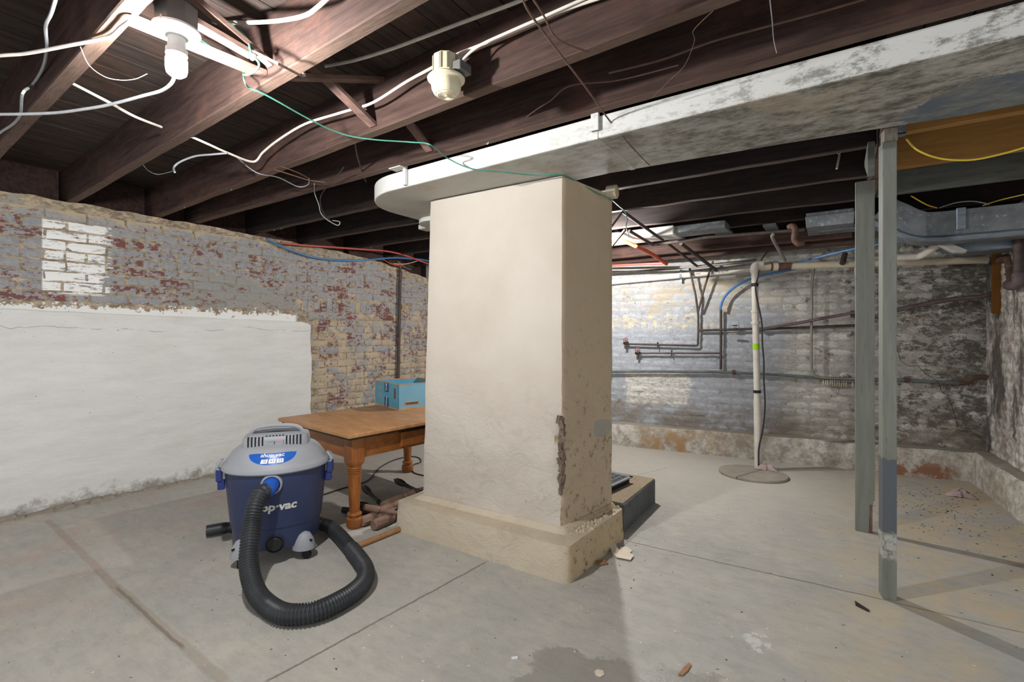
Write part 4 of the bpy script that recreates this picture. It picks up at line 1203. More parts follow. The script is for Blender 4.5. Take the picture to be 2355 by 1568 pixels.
al = thing('ceiling_fixture', 'ivory plastic round ribbed fixture on a slotted box screwed to a dark joist', 'fixture', (-1.205, 1.355, 2.07), 0)
x, y = -1.205, 1.350
q = MB(); q.lathe([(.0, .0), (.034, .0), (.036, .003), (.040, .003), (.046, .008), (.054, .024), (.056, .045), (.053, .052), (.068, .056), (.070, .061), (.066, .066), (.03, .068)], Tm((x, y, 2.085)), 36)
cap = q.build('fixture_cap', M['ivory'], al, smooth=True, angle=32)
for r in (.012, .018, .024, .030):
    q = MB(); q.lathe([(r, -.0015), (r+.0012, -.003), (r+.0024, -.0015)], Tm((x, y, 2.0865)), 28, False); q.build('ring_rib', M['ivory'], cap)
q = MB(); q.cyl((x, y, 2.080), (x, y, 2.086), .007, 12); q.build('centre_knob', M['ivory'], cap)
q = MB(); q.lathe([(.050, 0), (.050, .075), (.046, .078)], Tm((x, y, 2.150)), 10); bxp = q.build('fixture_box', M['ivory'], al)
for a in (-150, -122, -75, -40, 0):
    A = Tm((x, y, 0)) @ Rm('Z', math.radians(a)); q = MB(); q.box((.046, -.005, 2.165), (.0515, .005, 2.222), A); q.build('slot', M['ivory_dk'], bxp)
q = MB(); q.box((x+.045, y-.02, 2.155), (x+.085, y+.045, 2.19)); q.build('clamp_bracket', M['boxmetal'], al, bevel=.003)

# ================================================================== CABLES IN THE CEILING
def cable(name, pts, r, mat, label, cat='cable', seg=8, sub=6, group=None, flat=None):
    q = MB(); q.tube(pts, r, seg, sub)
    return tag(q.build(name, M[mat], smooth=True), label, cat, group)
Z = lambda pts, z: [onz(x, y, z) for x, y in pts]
YY = lambda pts, Y: [ony(x, y, Y) for x, y in pts]
cable('electric_cable', Z([(-120, 140), (0, 128), (60, 123), (150, 106), (245, 86), (278, 62), (300, 45)], 2.115) + [onz(318, 18, 2.16), onz(345, -10, 2.2)], .0055, 'cable_white', 'white cable crossing the top left corner to the first bare bulb')
cable('electric_cable', Z([(-100, 262), (0, 263), (120, 260), (200, 250), (255, 240), (330, 220), (372, 208), (395, 190)], 2.09) + [onz(402, 170, 2.13)], .0058, 'cable_grey', 'pale grey cable sagging from the left edge to just below the lit bulb')
cable('electric_cable', Z([(133, -20), (118, 30), (105, 62), (108, 112), (98, 158), (75, 195)], 2.19) + Z([(52, 215), (47, 262), (30, 285), (0, 305), (-30, 330)], 2.115), .005, 'cable_grey', 'dusty dark cable looping down the far upper left corner')
w4 = [ony(163, 190, .60), ony(250, 235, .70), ony(310, 268, .80), ony(371, 292, .94)]
cable('electric_cable', w4, .0055, 'cable_white', 'white cable stretched between two joists left of the lit bulb')
w5 = [ony(433, 311, 1.03), ony(480, 332, 1.12), ony(525, 352, 1.23), ony(582, 372, 1.385), ony(605, 350, 1.40), ony(640, 322, 1.40), ony(700, 286, 1.40), ony(775, 262, 1.395), ony(812, 251, 1.40), ony(860, 235, 1.40), ony(935, 188, 1.40), ony(990, 158, 1.395), ony(1045, 128, 1.395), ony(1130, 94, 1.395), ony(1230, 52, 1.395), ony(1300, 22, 1.395), ony(1390, -8, 1.395)]
cable('electric_cable', w5, .0058, 'cable_white', 'long white cable stapled along the joist that carries the ivory fixture')
cable('electric_cable', [ony(1052, 152, 1.36), ony(1082, 120, 1.37), ony(1110, 101, 1.37), ony(1160, 78, 1.375), ony(1240, 43, 1.377), ony(1330, 3, 1.377), ony(1400, -25, 1.377)], .005, 'cable_white', 'short white cable rising from the ivory fixture to join the long one')
cable('electric_cable', [ony(523, 352, 1.22), ony(490, 355, 1.18), ony(450, 359, 1.15), ony(415, 372, 1.12), ony(400, 385, 1.10), ony(402, 396, 1.08)], .005, 'cable_grey', 'grey cable stub curling away from a splice below the joists')
cable('thin_wire', Z([(330, 380), (342, 393), (362, 401), (385, 397), (401, 392)], 2.12), .0016, 'cable_grey', 'hair-thin wire sagging at the end of the grey cable stub', 'wire', 5)
cable('electric_cable', [ony(545, 362, 1.40), ony(590, 397, 1.40), onz(640, 408, 2.12), onz(685, 429, 2.12), onz(708, 425, 2.12), onz(711, 412, 2.12)], .0030, 'cable_grey', 'thin grey cable hooking back under the fourth joist', 'cable', 6)
cable('electric_cable', Z([(632, 390), (680, 405), (710, 414), (748, 419)], 2.12), .0035, 'cable_brown', 'tan cable end lying under the joist left of the duct end', 'cable', 6)
cable('electric_cable', Z([(648, 383), (685, 397), (712, 411)], 2.12), .003, 'cable_brown', 'second tan cable converging on the tan cable end', 'cable', 6)
cable('thin_wire', [onz(723, 423, 2.115), ony(724, 445, 1.9), ony(733, 470, 1.9), ony(738, 490, 1.9), ony(752, 505, 1.9), ony(776, 518, 1.9), ony(781, 510, 1.9), ony(765, 507, 1.9)], .0028, 'cable_grey', 'grey wire hanging in a twisted loop below the joists left of the duct', 'wire', 6)
cable('thin_wire', [onz(790, 385, 2.12), onz(775, 405, 2.12), ony(741, 444, 1.9), ony(737, 470, 1.9), ony(748, 497, 1.9), ony(760, 507, 1.9)], .0026, 'cable_dark', 'dark wire coming down beside the twisted grey loop', 'wire', 6)
g1 = [ony(461, 92, .86), ony(500, 118, .9), ony(540, 148, .93), ony(558, 163, .955)] + Z([(562, 185), (572, 202), (600, 213), (640, 234), (700, 268), (760, 298), (810, 314), (870, 322), (945, 327)], 2.11) + Z([(990, 333), (1030, 364)], 2.07) + Z([(1085, 388), (1160, 396), (1230, 403), (1290, 402)], 2.015) + [onx(1330, 420, -1.165), onx(1370, 442, -1.13), onx(1403, 457, -1.09)] + [ony(1425, 475, 2.95), ony(1437, 486, 3.0), ony(1443, 505, 3.0), ony(1440, 520, 3.0), ony(1446, 540, 3.0)]
cable('electric_cable', g1, .0032, 'cable_green', 'green cable running from the lit bulb across the duct and over the pillar corner', 'cable', 8, 8)
cable('electric_cable', [ony(462, 47, .87), ony(510, 51, .885), ony(570, 52, .885), ony(640, 48, .885), ony(700, 36, .885), ony(732, 15, .885), ony(760, -10, .885)], .0065, 'cable_white', 'thick white cable stapled to the joist right of the lit bulb')
cable('electric_cable', [ony(495, 52, .88), ony(530, 62, .88), ony(556, 85, .885), ony(562, 108, .885), ony(577, 125, .885), ony(585, 132, .885)], .0058, 'cable_white', 'white cable loop dropping beside the timber strip at the lamp')
cable('electric_cable', [ony(490, 35, .87), ony(488, 50, .87), ony(530, 55, .87), ony(565, 85, .88), ony(575, 112, .88), ony(580, 128, .88), ony(594, 142, .88), ony(594, 156, .88), ony(575, 170, .88), ony(560, 172, .90)], .004, 'cable_green', 'short green cable looping through the white splice by the lamp', 'cable')
q = MB(); q.lathe([(.0, 0), (.008, .002), (.010, .012), (.008, .022), (0, .024)], frame(ony(578, 136, .875), (1, 0, .3)), 10); tag(q.build('wire_connector', M['cable_white'], smooth=True), 'small whitish wire connector blob at the end of the timber strip', 'connector')
q = MB(); q.tube([ony(583, 118, .885), ony(640, 147, .89), onz(695, 176, 2.122)], .0045, 5, 3); tag(q.build('metal_strap', M['post_top']), 'thin perforated metal strap crossing below the second joist', 'strap')
q = MB(); q.lathe([(0, 0), (.007, .003), (.007, .010), (0, .013)], Tm(onz(699, 176, 2.115)), 8); tag(q.build('strap_screw', M['steel']), 'bright screw head at the lower end of the perforated strap', 'screw')
cable('electric_cable', Z([(1225, -10), (1170, 12), (1057, 54), (972, 86), (887, 117), (810, 140), (748, 152)], 2.335), .007, 'cable_white', 'white cable hugging the deck boards above the ivory fixture')
cable('electric_cable', Z([(1200, -8), (1215, 25), (1253, 78), (1302, 142), (1350, 205), (1400, 275)], 2.09) + Z([(1440, 323), (1475, 362), (1494, 381)], 2.018), .0032, 'cable_brown', 'long brown wire slanting down across the duct face', 'wire', 6)
cable('electric_cable', Z([(1222, -8), (1250, 35), (1272, 78), (1300, 100), (1355, 120)], 2.10), .0028, 'cable_brown', 'shorter brown wire forking beside the long slanting one', 'wire', 6)
cable('thin_wire', Z([(1640, 25), (1595, 70), (1597, 95), (1575, 150), (1540, 185), (1500, 225)], 2.09), .0012, 'cable_brown', 'pale string dangling from the joist above the duct middle', 'wire', 5)
cable('thin_wire', [onz(1770, -5, 2.1), onz(1776, 50, 2.09), ony(1779, 90, 1.7), ony(1786, 122, 1.7)], .0014, 'cable_grey', 'short pale string dangling near the top right', 'wire', 5)
cable('electric_cable', Z([(1400, 168), (1520, 138), (1640, 95), (1760, 62), (1880, 30), (2000, -5)], 2.20), .004, 'cable_brown', 'dark brown cable running between the two joists above the duct', 'cable', 6)
cable('electric_cable', Z([(1195, 285), (1225, 258), (1265, 232), (1312, 197), (1420, 185), (1560, 150)], 2.18), .003, 'cable_brown', 'thin brown cable sagging from the joist left of the long slanting wire', 'wire', 6)
cable('thin_wire', Z([(815, 320), (822, 360), (835, 400), (842, 418)], 2.15), .004, 'cable_dark', 'dark wire hanging between joists left of the duct end', 'wire', 6)
cable('thin_wire', [onz(185, 108, 2.10), onz(205, 150, 2.09), onz(240, 176, 2.08), onz(275, 184, 2.08), onz(310, 182, 2.08), onz(338, 170, 2.08)], .0012, 'cable_white', 'hair-thin white wire curling below the upper left white cable', 'wire', 5)
cable('electric_cable', [ony(2085, 320, 2.82), ony(2110, 345, 2.8), ony(2160, 364, 2.78), ony(2230, 368, 2.76), ony(2300, 355, 2.75), ony(2370, 335, 2.74)], .0040, 'cable_yellow', 'yellow cable sagging across the new yellow joist', 'cable', 8)
cable('electric_cable', [ony(2095, 450, 4.3), ony(2130, 470, 4.3), ony(2155, 478, 4.35)], .004, 'cable_yellow', 'short yellow cable dropping behind the second post onto the metal duct', 'cable', 6)
cable('electric_cable', [ony(2160, 478, 4.45), ony(2200, 466, 4.45), ony(2240, 463, 4.45), ony(2275, 470, 4.45)], .004, 'cable_grey', 'grey cable arched on top of the metal duct', 'cable', 6)
cable('electric_cable', [ony(2260, 473, 4.4), ony(2300, 460, 4.4), ony(2365, 445, 4.3)], .0035, 'cable_yellow', 'yellow cable running up to the right edge above the metal duct', 'cable', 6)
# fencing-staple nails under the joists
rr = random.Random(31); NG = 'bright staples under the joists'
for (x, y) in [(680, 535), (686, 530), (800, 560), (806, 557), (1926, 375), (420, 472), (518, 428), (1180, 358), (1120, 402)]:
    z = 2.138; p = onz(x, y, z)
    jy = min((abs(a+(b-a)*(p.x+4.4)/4.55-.026-p.y), a+(b-a)*(p.x+4.4)/4.55-.026) for a, b in JL)[1]; p.y = jy
    q = MB(); q.tube([p + Vector((0, 0, .004)), p + Vector((0, 0, -.012)), p + Vector((.006, 0, -.018)), p + Vector((.012, 0, -.012)), p + Vector((.012, 0, .004))], .0018, 5, 3)
    tag(q.build('staple', M['steel']), 'small bright metal staple under a dark joist', 'staple', NG)
q = MB(); p0 = ony(1931, 355, 3.47); p1 = ony(1924, 388, 3.40); q.tube([p0, p1], .006, 6, 2); tag(q.build('cable_stub', M['cable_white']), 'short white cable stub poking out between the dark joists left of the posts', 'cable')

# coloured tubing along the left wall
PX = lambda pts, off: [onleft(x, y, off) for x, y in pts]
cable('water_tube', PX([(612, 548), (640, 563), (690, 583), (740, 595), (800, 599)], .05) + PX([(850, 597), (900, 593), (940, 594), (975, 598)], .08) + [onleft(1010, 606, .08)], .010, 'blue_pex', 'blue water tube sagging along the top of the left brick wall', 'tube', 10)
cable('water_tube', PX([(646, 558), (700, 564), (760, 568), (830, 573), (885, 577), (925, 585), (945, 592), (975, 603), (1005, 612)], .10), .010, 'red_pex', 'red water tube above the blue one at the top of the left wall', 'tube', 10)
cable('drain_conduit', [onleft(921, 606, .05), onleft(919, 700, .05), onleft(917, 800, .05), onleft(915, 900, .05)], .018, 'iron', 'dark vertical pipe on the left wall above the turquoise box', 'pipe', 12, 4)
q = MB(); p = onleft(920, 705, .05); q.cyl(p-Vector((0, 0, .03)), p+Vector((0, 0, .03)), .024, 10); tag(q.build('pipe_coupling', M['rust']), 'rusty coupling halfway up the dark vertical pipe on the left wall', 'coupling')
for k, (a, b, mt_) in enumerate([((880, 596), (925, 612), 'orange'), ((905, 606), (960, 600), 'cable_white'), ((915, 600), (945, 620), 'conduit_lt'), ((890, 603), (940, 606), 'orange')]):
    cable('wire_end', [onleft(*a, .07), onleft((a[0]+b[0])/2, (a[1]+b[1])/2+4, .09), onleft(*b, .07)], .004, mt_, 'loose bare and orange wire ends bunched at the top of the dark vertical pipe', 'wire', 5, 4, 'loose wire ends at the pipe top')

# ================================================================== PLUMBING ON THE FAR WALL
FW_ = lambda pts, off: [onfar(x, y, off) for x, y in pts]
def pipe(name, pts, r, mat, label, straight=True, seg=12, cat='pipe', sub=2):
    q = MB(); q.tube(pts, r, seg, sub, True, None, straight); return tag(q.build(name, M[mat], smooth=True, angle=50), label, cat)
def fitting(p, r, l, ax, mat, parent=None, name='coupling'):
    q = MB(); p = Vector(p); ax = Vector(ax).normalized(); q.cyl(p-ax*l/2, p+ax*l/2, r, 12)
    return q.build(name, M[mat], parent)
# pvc pump discharge
top = atd(1735, 614, 4.27); bot = atd(1745, 1080, 4.27); 
pv = thing('sump_discharge_pipe', 'white plastic standpipe rising from the round sump cover with lime green and black tape', 'pipe', onz(1745, 1081, .02))
q = MB(); mid = bot.lerp(top, .35); q.tube([bot, mid], .030, 16, 2, straight=True, rfun=lambda t: .034-.004*t); q.build('pipe_run', M['pvc'], pv, smooth=True, angle=50)
q = MB(); q.tube([mid, top], .027, 16, 2, straight=True); q.build('pipe_run', M['pvc'], pv, smooth=True, angle=50)
def onp(y): 
    t = (y-1080)/(614-1080); return bot.lerp(top, t)
for y in (716, 742):
    fitting(onp(y), .034, .028, top-bot, 'pvc', pv)
    fitting(onp(y), .039, .008, top-bot, 'pvc', pv, 'hose_clamp')
fitting(onp(727), .031, .05, top-bot, 'pvc', pv, 'rubber_sleeve')
o = fitting(onp(797), .0285, .055, top-bot, 'tape_green', pv, 'tape'); o['label'] = 'lime green tape'
o = fitting(onp(900), .031, .025, top-bot, 'tape_black', pv, 'tape'); o['label'] = 'black tape'
o = fitting(onp(655), .029, .03, top-bot, 'tape_black', pv, 'tape'); o['label'] = 'black tape'
q = MB(); e_ = top + Vector((0, 0, 0)); q.tube([top-Vector((0, 0, .05)), top, top+Vector((.02, .02, .018)), top+Vector((.06, .04, .022))], .033, 14, 4); q.build('elbow', M['pvc'], pv, smooth=True)
cable('pump_cord', [atd(1768, 575, 4.3), atd(1750, 600, 4.3), atd(1742, 640, 4.25), atd(1738, 670, 4.22)] + [onp(y)-FW*.045+RT*dx for y, dx in ((740, .030), (790, .032), (830, .042), (870, .038), (930, .044), (985, .020), (1030, -.018), (1076, -.022))], .007, 'cable_dark', 'black pump cord hanging down along the white standpipe', 'cord')
# horizontals
up = thing('waste_pipe', 'white printed plastic pipe strapped to the top of the far wall left of the standpipe', 'pipe', onfar(1560, 640, .05))
a, b = onfar(1390, 650, .045), onfar(1732, 618, .045)
q = MB(); q.tube([a.lerp(b, -.5), b], .030, 14, 2, straight=True); q.build('pipe_run', M['pvc'], up, smooth=True, angle=50)
pk = onfar(1566, 635, .045); m_ = frame(pk, b-a)
q = MB(); q.lathe([(.032, -.012), (.033, -.012), (.033, .012), (.032, .012)], m_, 16); q.build('strap_clamp', M['galv'], up)
for dz in (-.05, .05):
    q = MB(); q.box((-.012, -.003, -.018), (.012, .003, .018), Tm(pk+Vector((0, -.0, dz)))); q.build('strap_ear', M['galv'], up, bevel=.002)
m_t = Matrix(((b-a).normalized(), Vector((0, 0, 1)), FNn)).transposed().to_4x4()
for px_, s_ in ((1455, 'PVC 1120'), (1600, 'NSF-PW'), (1655, 'SCH 40 ASTM')):
    pm = onfar(px_, 650-(px_-1390)*.0936, .077); loc_ = WM[up.name].inverted() @ pm
    text_part('pipe_print', s_, .026, lambda x, y, l=loc_: l + m_t.to_3x3() @ Vector((x, y, .0)), M['pvc_text'], up)
pp = thing('drain_pipe', 'long cream painted drain pipe under the joists from the standpipe to the right wall', 'pipe', (.2, 5.0, 1.78))
a = top + Vector((.02, .03, .0)); b = atd(2272, 597, 3.85)
q = MB(); q.tube([a, b], .030, 16, 2, straight=True); q.build('pipe_run', M['pvc_cream'], pp, smooth=True, angle=50)
fitting(a.lerp(b, .11), .034, .16, b-a, 'rust', pp)['label'] = 'rust-stained section'
fitting(a.lerp(b, .085), .035, .04, b-a, 'pvc_cream', pp)
q = MB(); q.cyl(a.lerp(b, .405)+Vector((0, -.01, .09)), a.lerp(b, .40)+Vector((-.01, -.07, .00)), .022, 12); q.build('pipe_stub', M['iron'], pp)['label'] = 'dark open pipe stub'
q = MB(); q.cyl(b-(b-a).normalized()*.01, b+(b-a).normalized()*.02, .038, 16, .014); q.build('end_cap', M['galv'], pp)
dp = thing('diagonal_pipe', 'white plastic pipe slanting up from the cream drain to the metal duct', 'pipe', atd(2120, 590, 3.75))
q = MB(); q.tube([atd(2060, 592, 3.85), atd(2112, 590, 3.8), atd(2125, 584, 3.75), atd(2200, 535, 3.6)], .027, 14, 2, straight=True); q.build('pipe_run', M['pvc'], dp, smooth=True, angle=60)
q = MB(); m_ = frame(atd(2160, 562, 3.67), ray(2200, 535)-ray(2125, 584)+Vector((0, 0, .0))); q.lathe([(.029, -.006), (.031, -.006), (.031, .006), (.029, .006)], m_, 14); q.build('strap_clamp', M['galv'], dp)

pipe('supply_pipe', FW_([(1586, 617), (1600, 680)], .11) + FW_([(1606, 725), (1606, 762), (1605, 795), (1446, 791)], .05), .0105, 'iron', 'dark supply pipe dropping at a slant then turning left to the upper red valve')
pipe('supply_pipe', FW_([(1640, 600), (1622, 655)], .11) + FW_([(1606, 715)], .075), .0105, 'iron', 'dark pipe slanting from the ceiling into the first supply pipe')
pipe('supply_pipe', FW_([(1658, 712), (1658, 850)], .05), .0125, 'iron', 'dark vertical pipe below the blue tube ending at the long conduit')
pipe('supply_pipe', FW_([(1655, 812), (1472, 812)], .05), .010, 'brownpipe', 'brown branch pipe running left to the lower red valve')
for nm, x, y in (('upper', 1440, 789), ('lower', 1467, 812)):
    v = thing('stop_valve', f'{nm} small stop valve with faded red wheel on the blue painted wall', 'valve', onfar(x, y, .06))
    p = onfar(x, y, .06)
    q = MB(); q.lathe([(.012, -.03), (.018, -.02), (.020, 0), (.018, .02), (.012, .03)], frame(p, FAa), 12); q.cyl(p, p+Vector((0, 0, -.05)), .013, 10); q.cyl(p, p+Vector((0, 0, .03))+FNn*.02, .007, 8); q.build('valve_body', M['iron'], v, smooth=True, angle=40)
    pw = p+Vector((0, 0, .035))+FNn*.028
    q = MB(); mw = frame(pw, Vector((0, 0, .6))+FNn)
    ring = [mw @ Vector((.024*math.cos(2*PI*i/14), .024*math.sin(2*PI*i/14), 0)) for i in range(15)]
    q.tube(ring, .005, 6, 1, False, None, True); 
    for k in range(4): q.cyl(pw, mw @ Vector((.023*math.cos(PI*k/2), .023*math.sin(PI*k/2), 0)), .003, 5)
    q.build('valve_wheel', M['valve'], v, smooth=True)
for x, y in ((1513, 793), (1545, 812)):
    q = MB(); p = onfar(x, y, .04); q.box((-.004, -.02, -.03), (.004, .012, .03), Tm(p)); tag(q.build('pipe_clip', M['iron'], bevel=.002), 'small dark clip holding a thin valve pipe to the far wall', 'clip', 'clips on the valve pipes')
gp = thing('gas_pipe', 'brown pipe crossing the far wall behind the standpipe and rising to the right', 'pipe', onfar(1750, 757, .1))
q = MB(); q.tube([onfar(1606, 760, .05), onfar(1735, 756, .06)], .012, 10, 2, straight=True); q.build('pipe_run', M['iron'], gp, smooth=True)
q = MB(); q.tube([onfar(1750, 757, .06), onfar(1850, 740, .12), onfar(1968, 718, .22)], .014, 10, 2, straight=True); q.build('pipe_run', M['brownpipe'], gp, smooth=True)
q = MB(); q.tube([onfar(1750, 757, .06), onfar(1975, 748, .06)], .012, 10, 2, straight=True); q.build('pipe_run', M['iron'], gp, smooth=True)
fitting(onfar(1752, 757, .06), .020, .05, FAa, 'brownpipe', gp)
fitting(onfar(1690, 757, .06), .017, .03, FAa, 'rust', gp)
q = MB(); p = onfar(1690, 750, .07); q.lathe([(.022, 0), (.024, .004), (.022, .012), (0, .013)], Tm(p), 10); q.build('valve_handle', M['blue_valve'], gp)['label'] = 'navy blue valve handle'
q = MB(); q.box((-.06, -.012, -.008), (.02, .0, .008), Tm(onfar(1690, 767, .10))); q.build('valve_lever', M['conduit_lt'], gp)
q = MB(); q.box((-.02, -.03, -.03), (.03, .02, .03), Tm(onfar(1962, 722, .14))); q.build('wall_bracket', M['iron'], gp, bevel=.004)
ar = pipe('vent_pipe', [onfar(2050, 715, .14), onfar(2150, 695, .2), onfar(2190, 688, .22), onfar(2260, 682, .25), atd(2300, 668, 3.75), atd(2335, 652, 3.6)], .018, 'brownpipe', 'maroon-brown pipe rising past the second post to the right-hand corner')
q = MB(); q.lathe([(.023, -.012), (.024, 0), (.023, .012)], frame(onfar(2198, 688, .215), (1, 0, .1)), 10); tag(q.build('pipe_collar', M['rust']), 'rusty collar on the maroon pipe at the right', 'collar')
cn = thing('conduit', 'long grey-green conduit running along the far wall at waist height', 'conduit', onfar(1800, 862, .04))
q = MB(); q.tube(FW_([(1150, 856), (1380, 855), (1500, 854), (1650, 855), (1760, 860), (1900, 870), (2080, 874), (2205, 881)], .045), .014, 10, 2, straight=True); q.build('conduit_run', M['conduit'], cn, smooth=True)
q = MB(); q.tube(FW_([(2205, 881), (2225, 880), (2235, 872), (2248, 867), (2275, 868)], .05), .018, 10, 3); q.build('conduit_bend', M['rust'], cn, smooth=True)
for x in (1688, 2084): fitting(onfar(x, 856+(x-1688)*.045, .045), .022, .03, FAa, 'rust', cn, 'clamp')
pipe('conduit', FW_([(1872, 618), (1868, 650), (1867, 700), (1866, 835), (1870, 855), (1886, 868), (1978, 871)], .09), .011, 'conduit_lt', 'thin pale conduit coming down the far wall and bending right behind the post', False, 10, 'conduit', 6)
pipe('conduit', [atd(1969, 615, 4.05), atd(1975, 745, 4.05)], .013, 'pvc', 'short white vertical pipe just left of the wider post', True, 10)
cable('water_tube', FW_([(1830, 618), (1790, 626), (1730, 640), (1690, 660), (1665, 685), (1656, 712)], .09), .012, 'blue_pex', 'blue tube curving down behind the standpipe to the vertical supply pipe', 'tube', 10)
cable('water_tube', [atd(1820, 607, 4.5), atd(1880, 592, 4.3), atd(1975, 570, 4.0), atd(2060, 556, 3.8), atd(2150, 540, 3.6)], .011, 'blue_pex', 'blue tube running under the joists behind the two posts', 'tube', 10)
# rings on a wire
rg_ = thing('ring_rail', 'thin rail with a row of bone-coloured rings under the conduit', 'rail', onfar(1930, 880, .08))
q = MB(); q.tube([onfar(1885, 876, .08), onfar(2030, 884, .08)], .004, 6, 2); q.build('rail', M['rust'], rg_)
for i in range(11):
    p = onfar(1893+i*5.2, 880.5+i*.25, .08); ms = frame(p, FAa+Vector((0, 0, random.uniform(-.15, .15))))
    q = MB(); q.tube([ms @ Vector((.024*math.cos(2*PI*k/12), .024*math.sin(2*PI*k/12), 0)) for k in range(13)], .006, 6, 1, False, None, True)
    q.build('ring', M['ring'], rg_, smooth=True)
p = onfar(1960, 884, .08); q = MB(); ms = frame(p, FAa); q.tube([ms @ Vector((.024*math.cos(2*PI*k/12), .024*math.sin(2*PI*k/12), 0)) for k in range(13)], .005, 6, 1, False, None, True); q.build('ring', M['ring'], rg_)

# ================================================================== PIPES AND SCRAPS UNDER THE FAR JOISTS
pipe('iron_pipe', [ony(1433, 487, 3.48), ony(1524, 552, 4.2), ], .013, 'iron', 'dark iron pipe slanting under the joists right of the pillar top, nearer one')
pipe('iron_pipe', [ony(1446, 530, 3.9), ony(1502, 563, 4.3)], .014, 'iron', 'short iron pipe below the slanting one right of the pillar top')
pipe('iron_pipe', [ony(1438, 528, 3.9), ony(1395, 580, 3.95)], .012, 'iron', 'iron pipe slanting down left towards the pillar edge')
pipe('iron_pipe', [ony(1432, 487, 3.5), ony(1396, 535, 3.6)], .008, 'iron', 'thin iron rod slanting down left beside the pillar top')
pipe('iron_pipe', [ony(1539, 562, 4.35), ony(1603, 612, 4.95)], .012, 'iron', 'iron pipe slanting to the top of the far wall, left of a parallel one')
pipe('iron_pipe', [ony(1566, 560, 4.3), ony(1648, 622, 5.0)], .016, 'iron', 'thicker iron pipe slanting to the top of the far wall, right of a parallel one')
pipe('iron_pipe', [ony(1500, 563, 4.3), ony(1580, 553, 4.3), ony(1620, 546, 4.3), ony(1800, 532, 4.3), ony(1850, 528, 4.3)], .014, 'iron', 'long rusty pipe hung below the joists in front of the far wall')
pipe('iron_pipe', [ony(1780, 538, 4.28), ony(1776, 545, 4.3), ony(1790, 572, 4.5), ony(1806, 600, 4.7)], .013, 'conduit_lt', 'pale bent pipe dropping from the rusty pipe', False, 10, 'pipe', 4)
pipe('iron_pipe', [ony(1815, 522, 4.25), ony(1824, 520, 4.22), ony(1829, 530, 4.2), ony(1827, 550, 4.2), ony(1836, 560, 4.2), ony(1846, 558, 4.22)], .022, 'rust', 'stubby rusty S-bend elbow below the joists', False, 12, 'pipe', 4)
pipe('iron_pipe', [ony(1400, 617, 4.9), ony(1600, 614, 4.95), ony(1740, 600, 5.0)], .012, 'conduit_lt', 'tan pipe running along the very top of the far wall')
pipe('iron_pipe', [ony(1400, 628, 4.98), ony(1560, 617, 5.02), ony(1740, 597, 5.1)], .010, 'iron', 'thin dark pipe just below the tan one at the top of the far wall')
for a, b, wd, lb in (((1396, 543), (1462, 566), .05, 'orange flat strap lit brightly right of the pillar'), ((1462, 566), (1533, 607), .045, 'orange strap slanting down toward the far wall'),):
    p, q_ = ony(*a, 4.0), ony(*b, 4.1 if a[0] < 1450 else 4.6)
    q = MB(); q.tube([p, p.lerp(q_, .5)+Vector((0, 0, .012)), q_], .017, 8, 6)
    tag(q.build('orange_strap', M['orange'], smooth=True), lb, 'strap')
cable('water_tube', [ony(1395, 612, 4.75), ony(1420, 610, 4.75), ony(1535, 605, 4.75)], .011, 'red_pex', 'red tube running right from behind the pillar to the orange strap', 'tube', 10)
ft = thing('sheet_duct', 'bright white sheet metal duct between joists right of the pillar', 'duct', (-1.9, 4.3, 2.02))
q = MB(); q.box((-2.9, 4.16, 2.05), (-1.15, 4.42, 2.125)); q.build('duct_body', M['tape'], ft, bevel=.01)
q = MB(); q.box((-1.15, 4.18, 2.06), (-.75, 4.40, 2.12)); q.build('duct_sleeve', M['galv'], ft, bevel=.006)
bt = thing('duct_boot', 'grey galvanised duct boot hanging below the joists left of the posts', 'duct', (-.06, 4.4, 2.0))
q = MB(); q.box((-.20, 4.34, 2.09), (.10, 4.56, 2.128)); q.build('boot_neck', M['galv'], bt, bevel=.003)
q = MB(); q.hexa([(-.205, 4.33, 2.10), (.105, 4.33, 2.10), (-.205, 4.58, 2.10), (.105, 4.58, 2.10), (-.20, 4.36, 2.02), (.10, 4.36, 2.02), (-.20, 4.56, 2.02), (.10, 4.56, 2.02)]); q.build('boot_body', M['galv'], bt, bevel=.003)
q = MB(); q.box((-.20, 4.56, 2.015), (.13, 4.72, 2.05)); q.build('boot_flange', M['galv'], bt, bevel=.003)
for x0, x1, y in ((-1.35, -1.20, 4.72), (-.92, -.78, 4.75), (-.52, -.42, 4.62)):
    q = MB(); q.box((x0, y-.10, 2.10), (x1, y+.12, 2.12)); tag(q.build('ceiling_plate', M['galv'], bevel=.002), {-1.35: 'first grey plate nailed under the far joists, nearest the pillar', -.92: 'middle grey plate nailed under the far joists', -.52: 'grey plate nailed under the far joists nearest the posts'}[x0], 'plate')
# lower dark timbers by the far wall
for k, (y, z, x0, x1) in enumerate([(4.78, 1.985, -2.6, .10), (4.98, 1.955, -2.2, .12)]):
    q = MB(); q.box((x0, y-.035, z), (x1, y+.035, z+.11)); tag(q.build('dark_timber', M['joist'], bevel=.003), ['dark timber hung low in front of the far wall', 'lowest dark timber running along the far wall top'][k], 'timber')
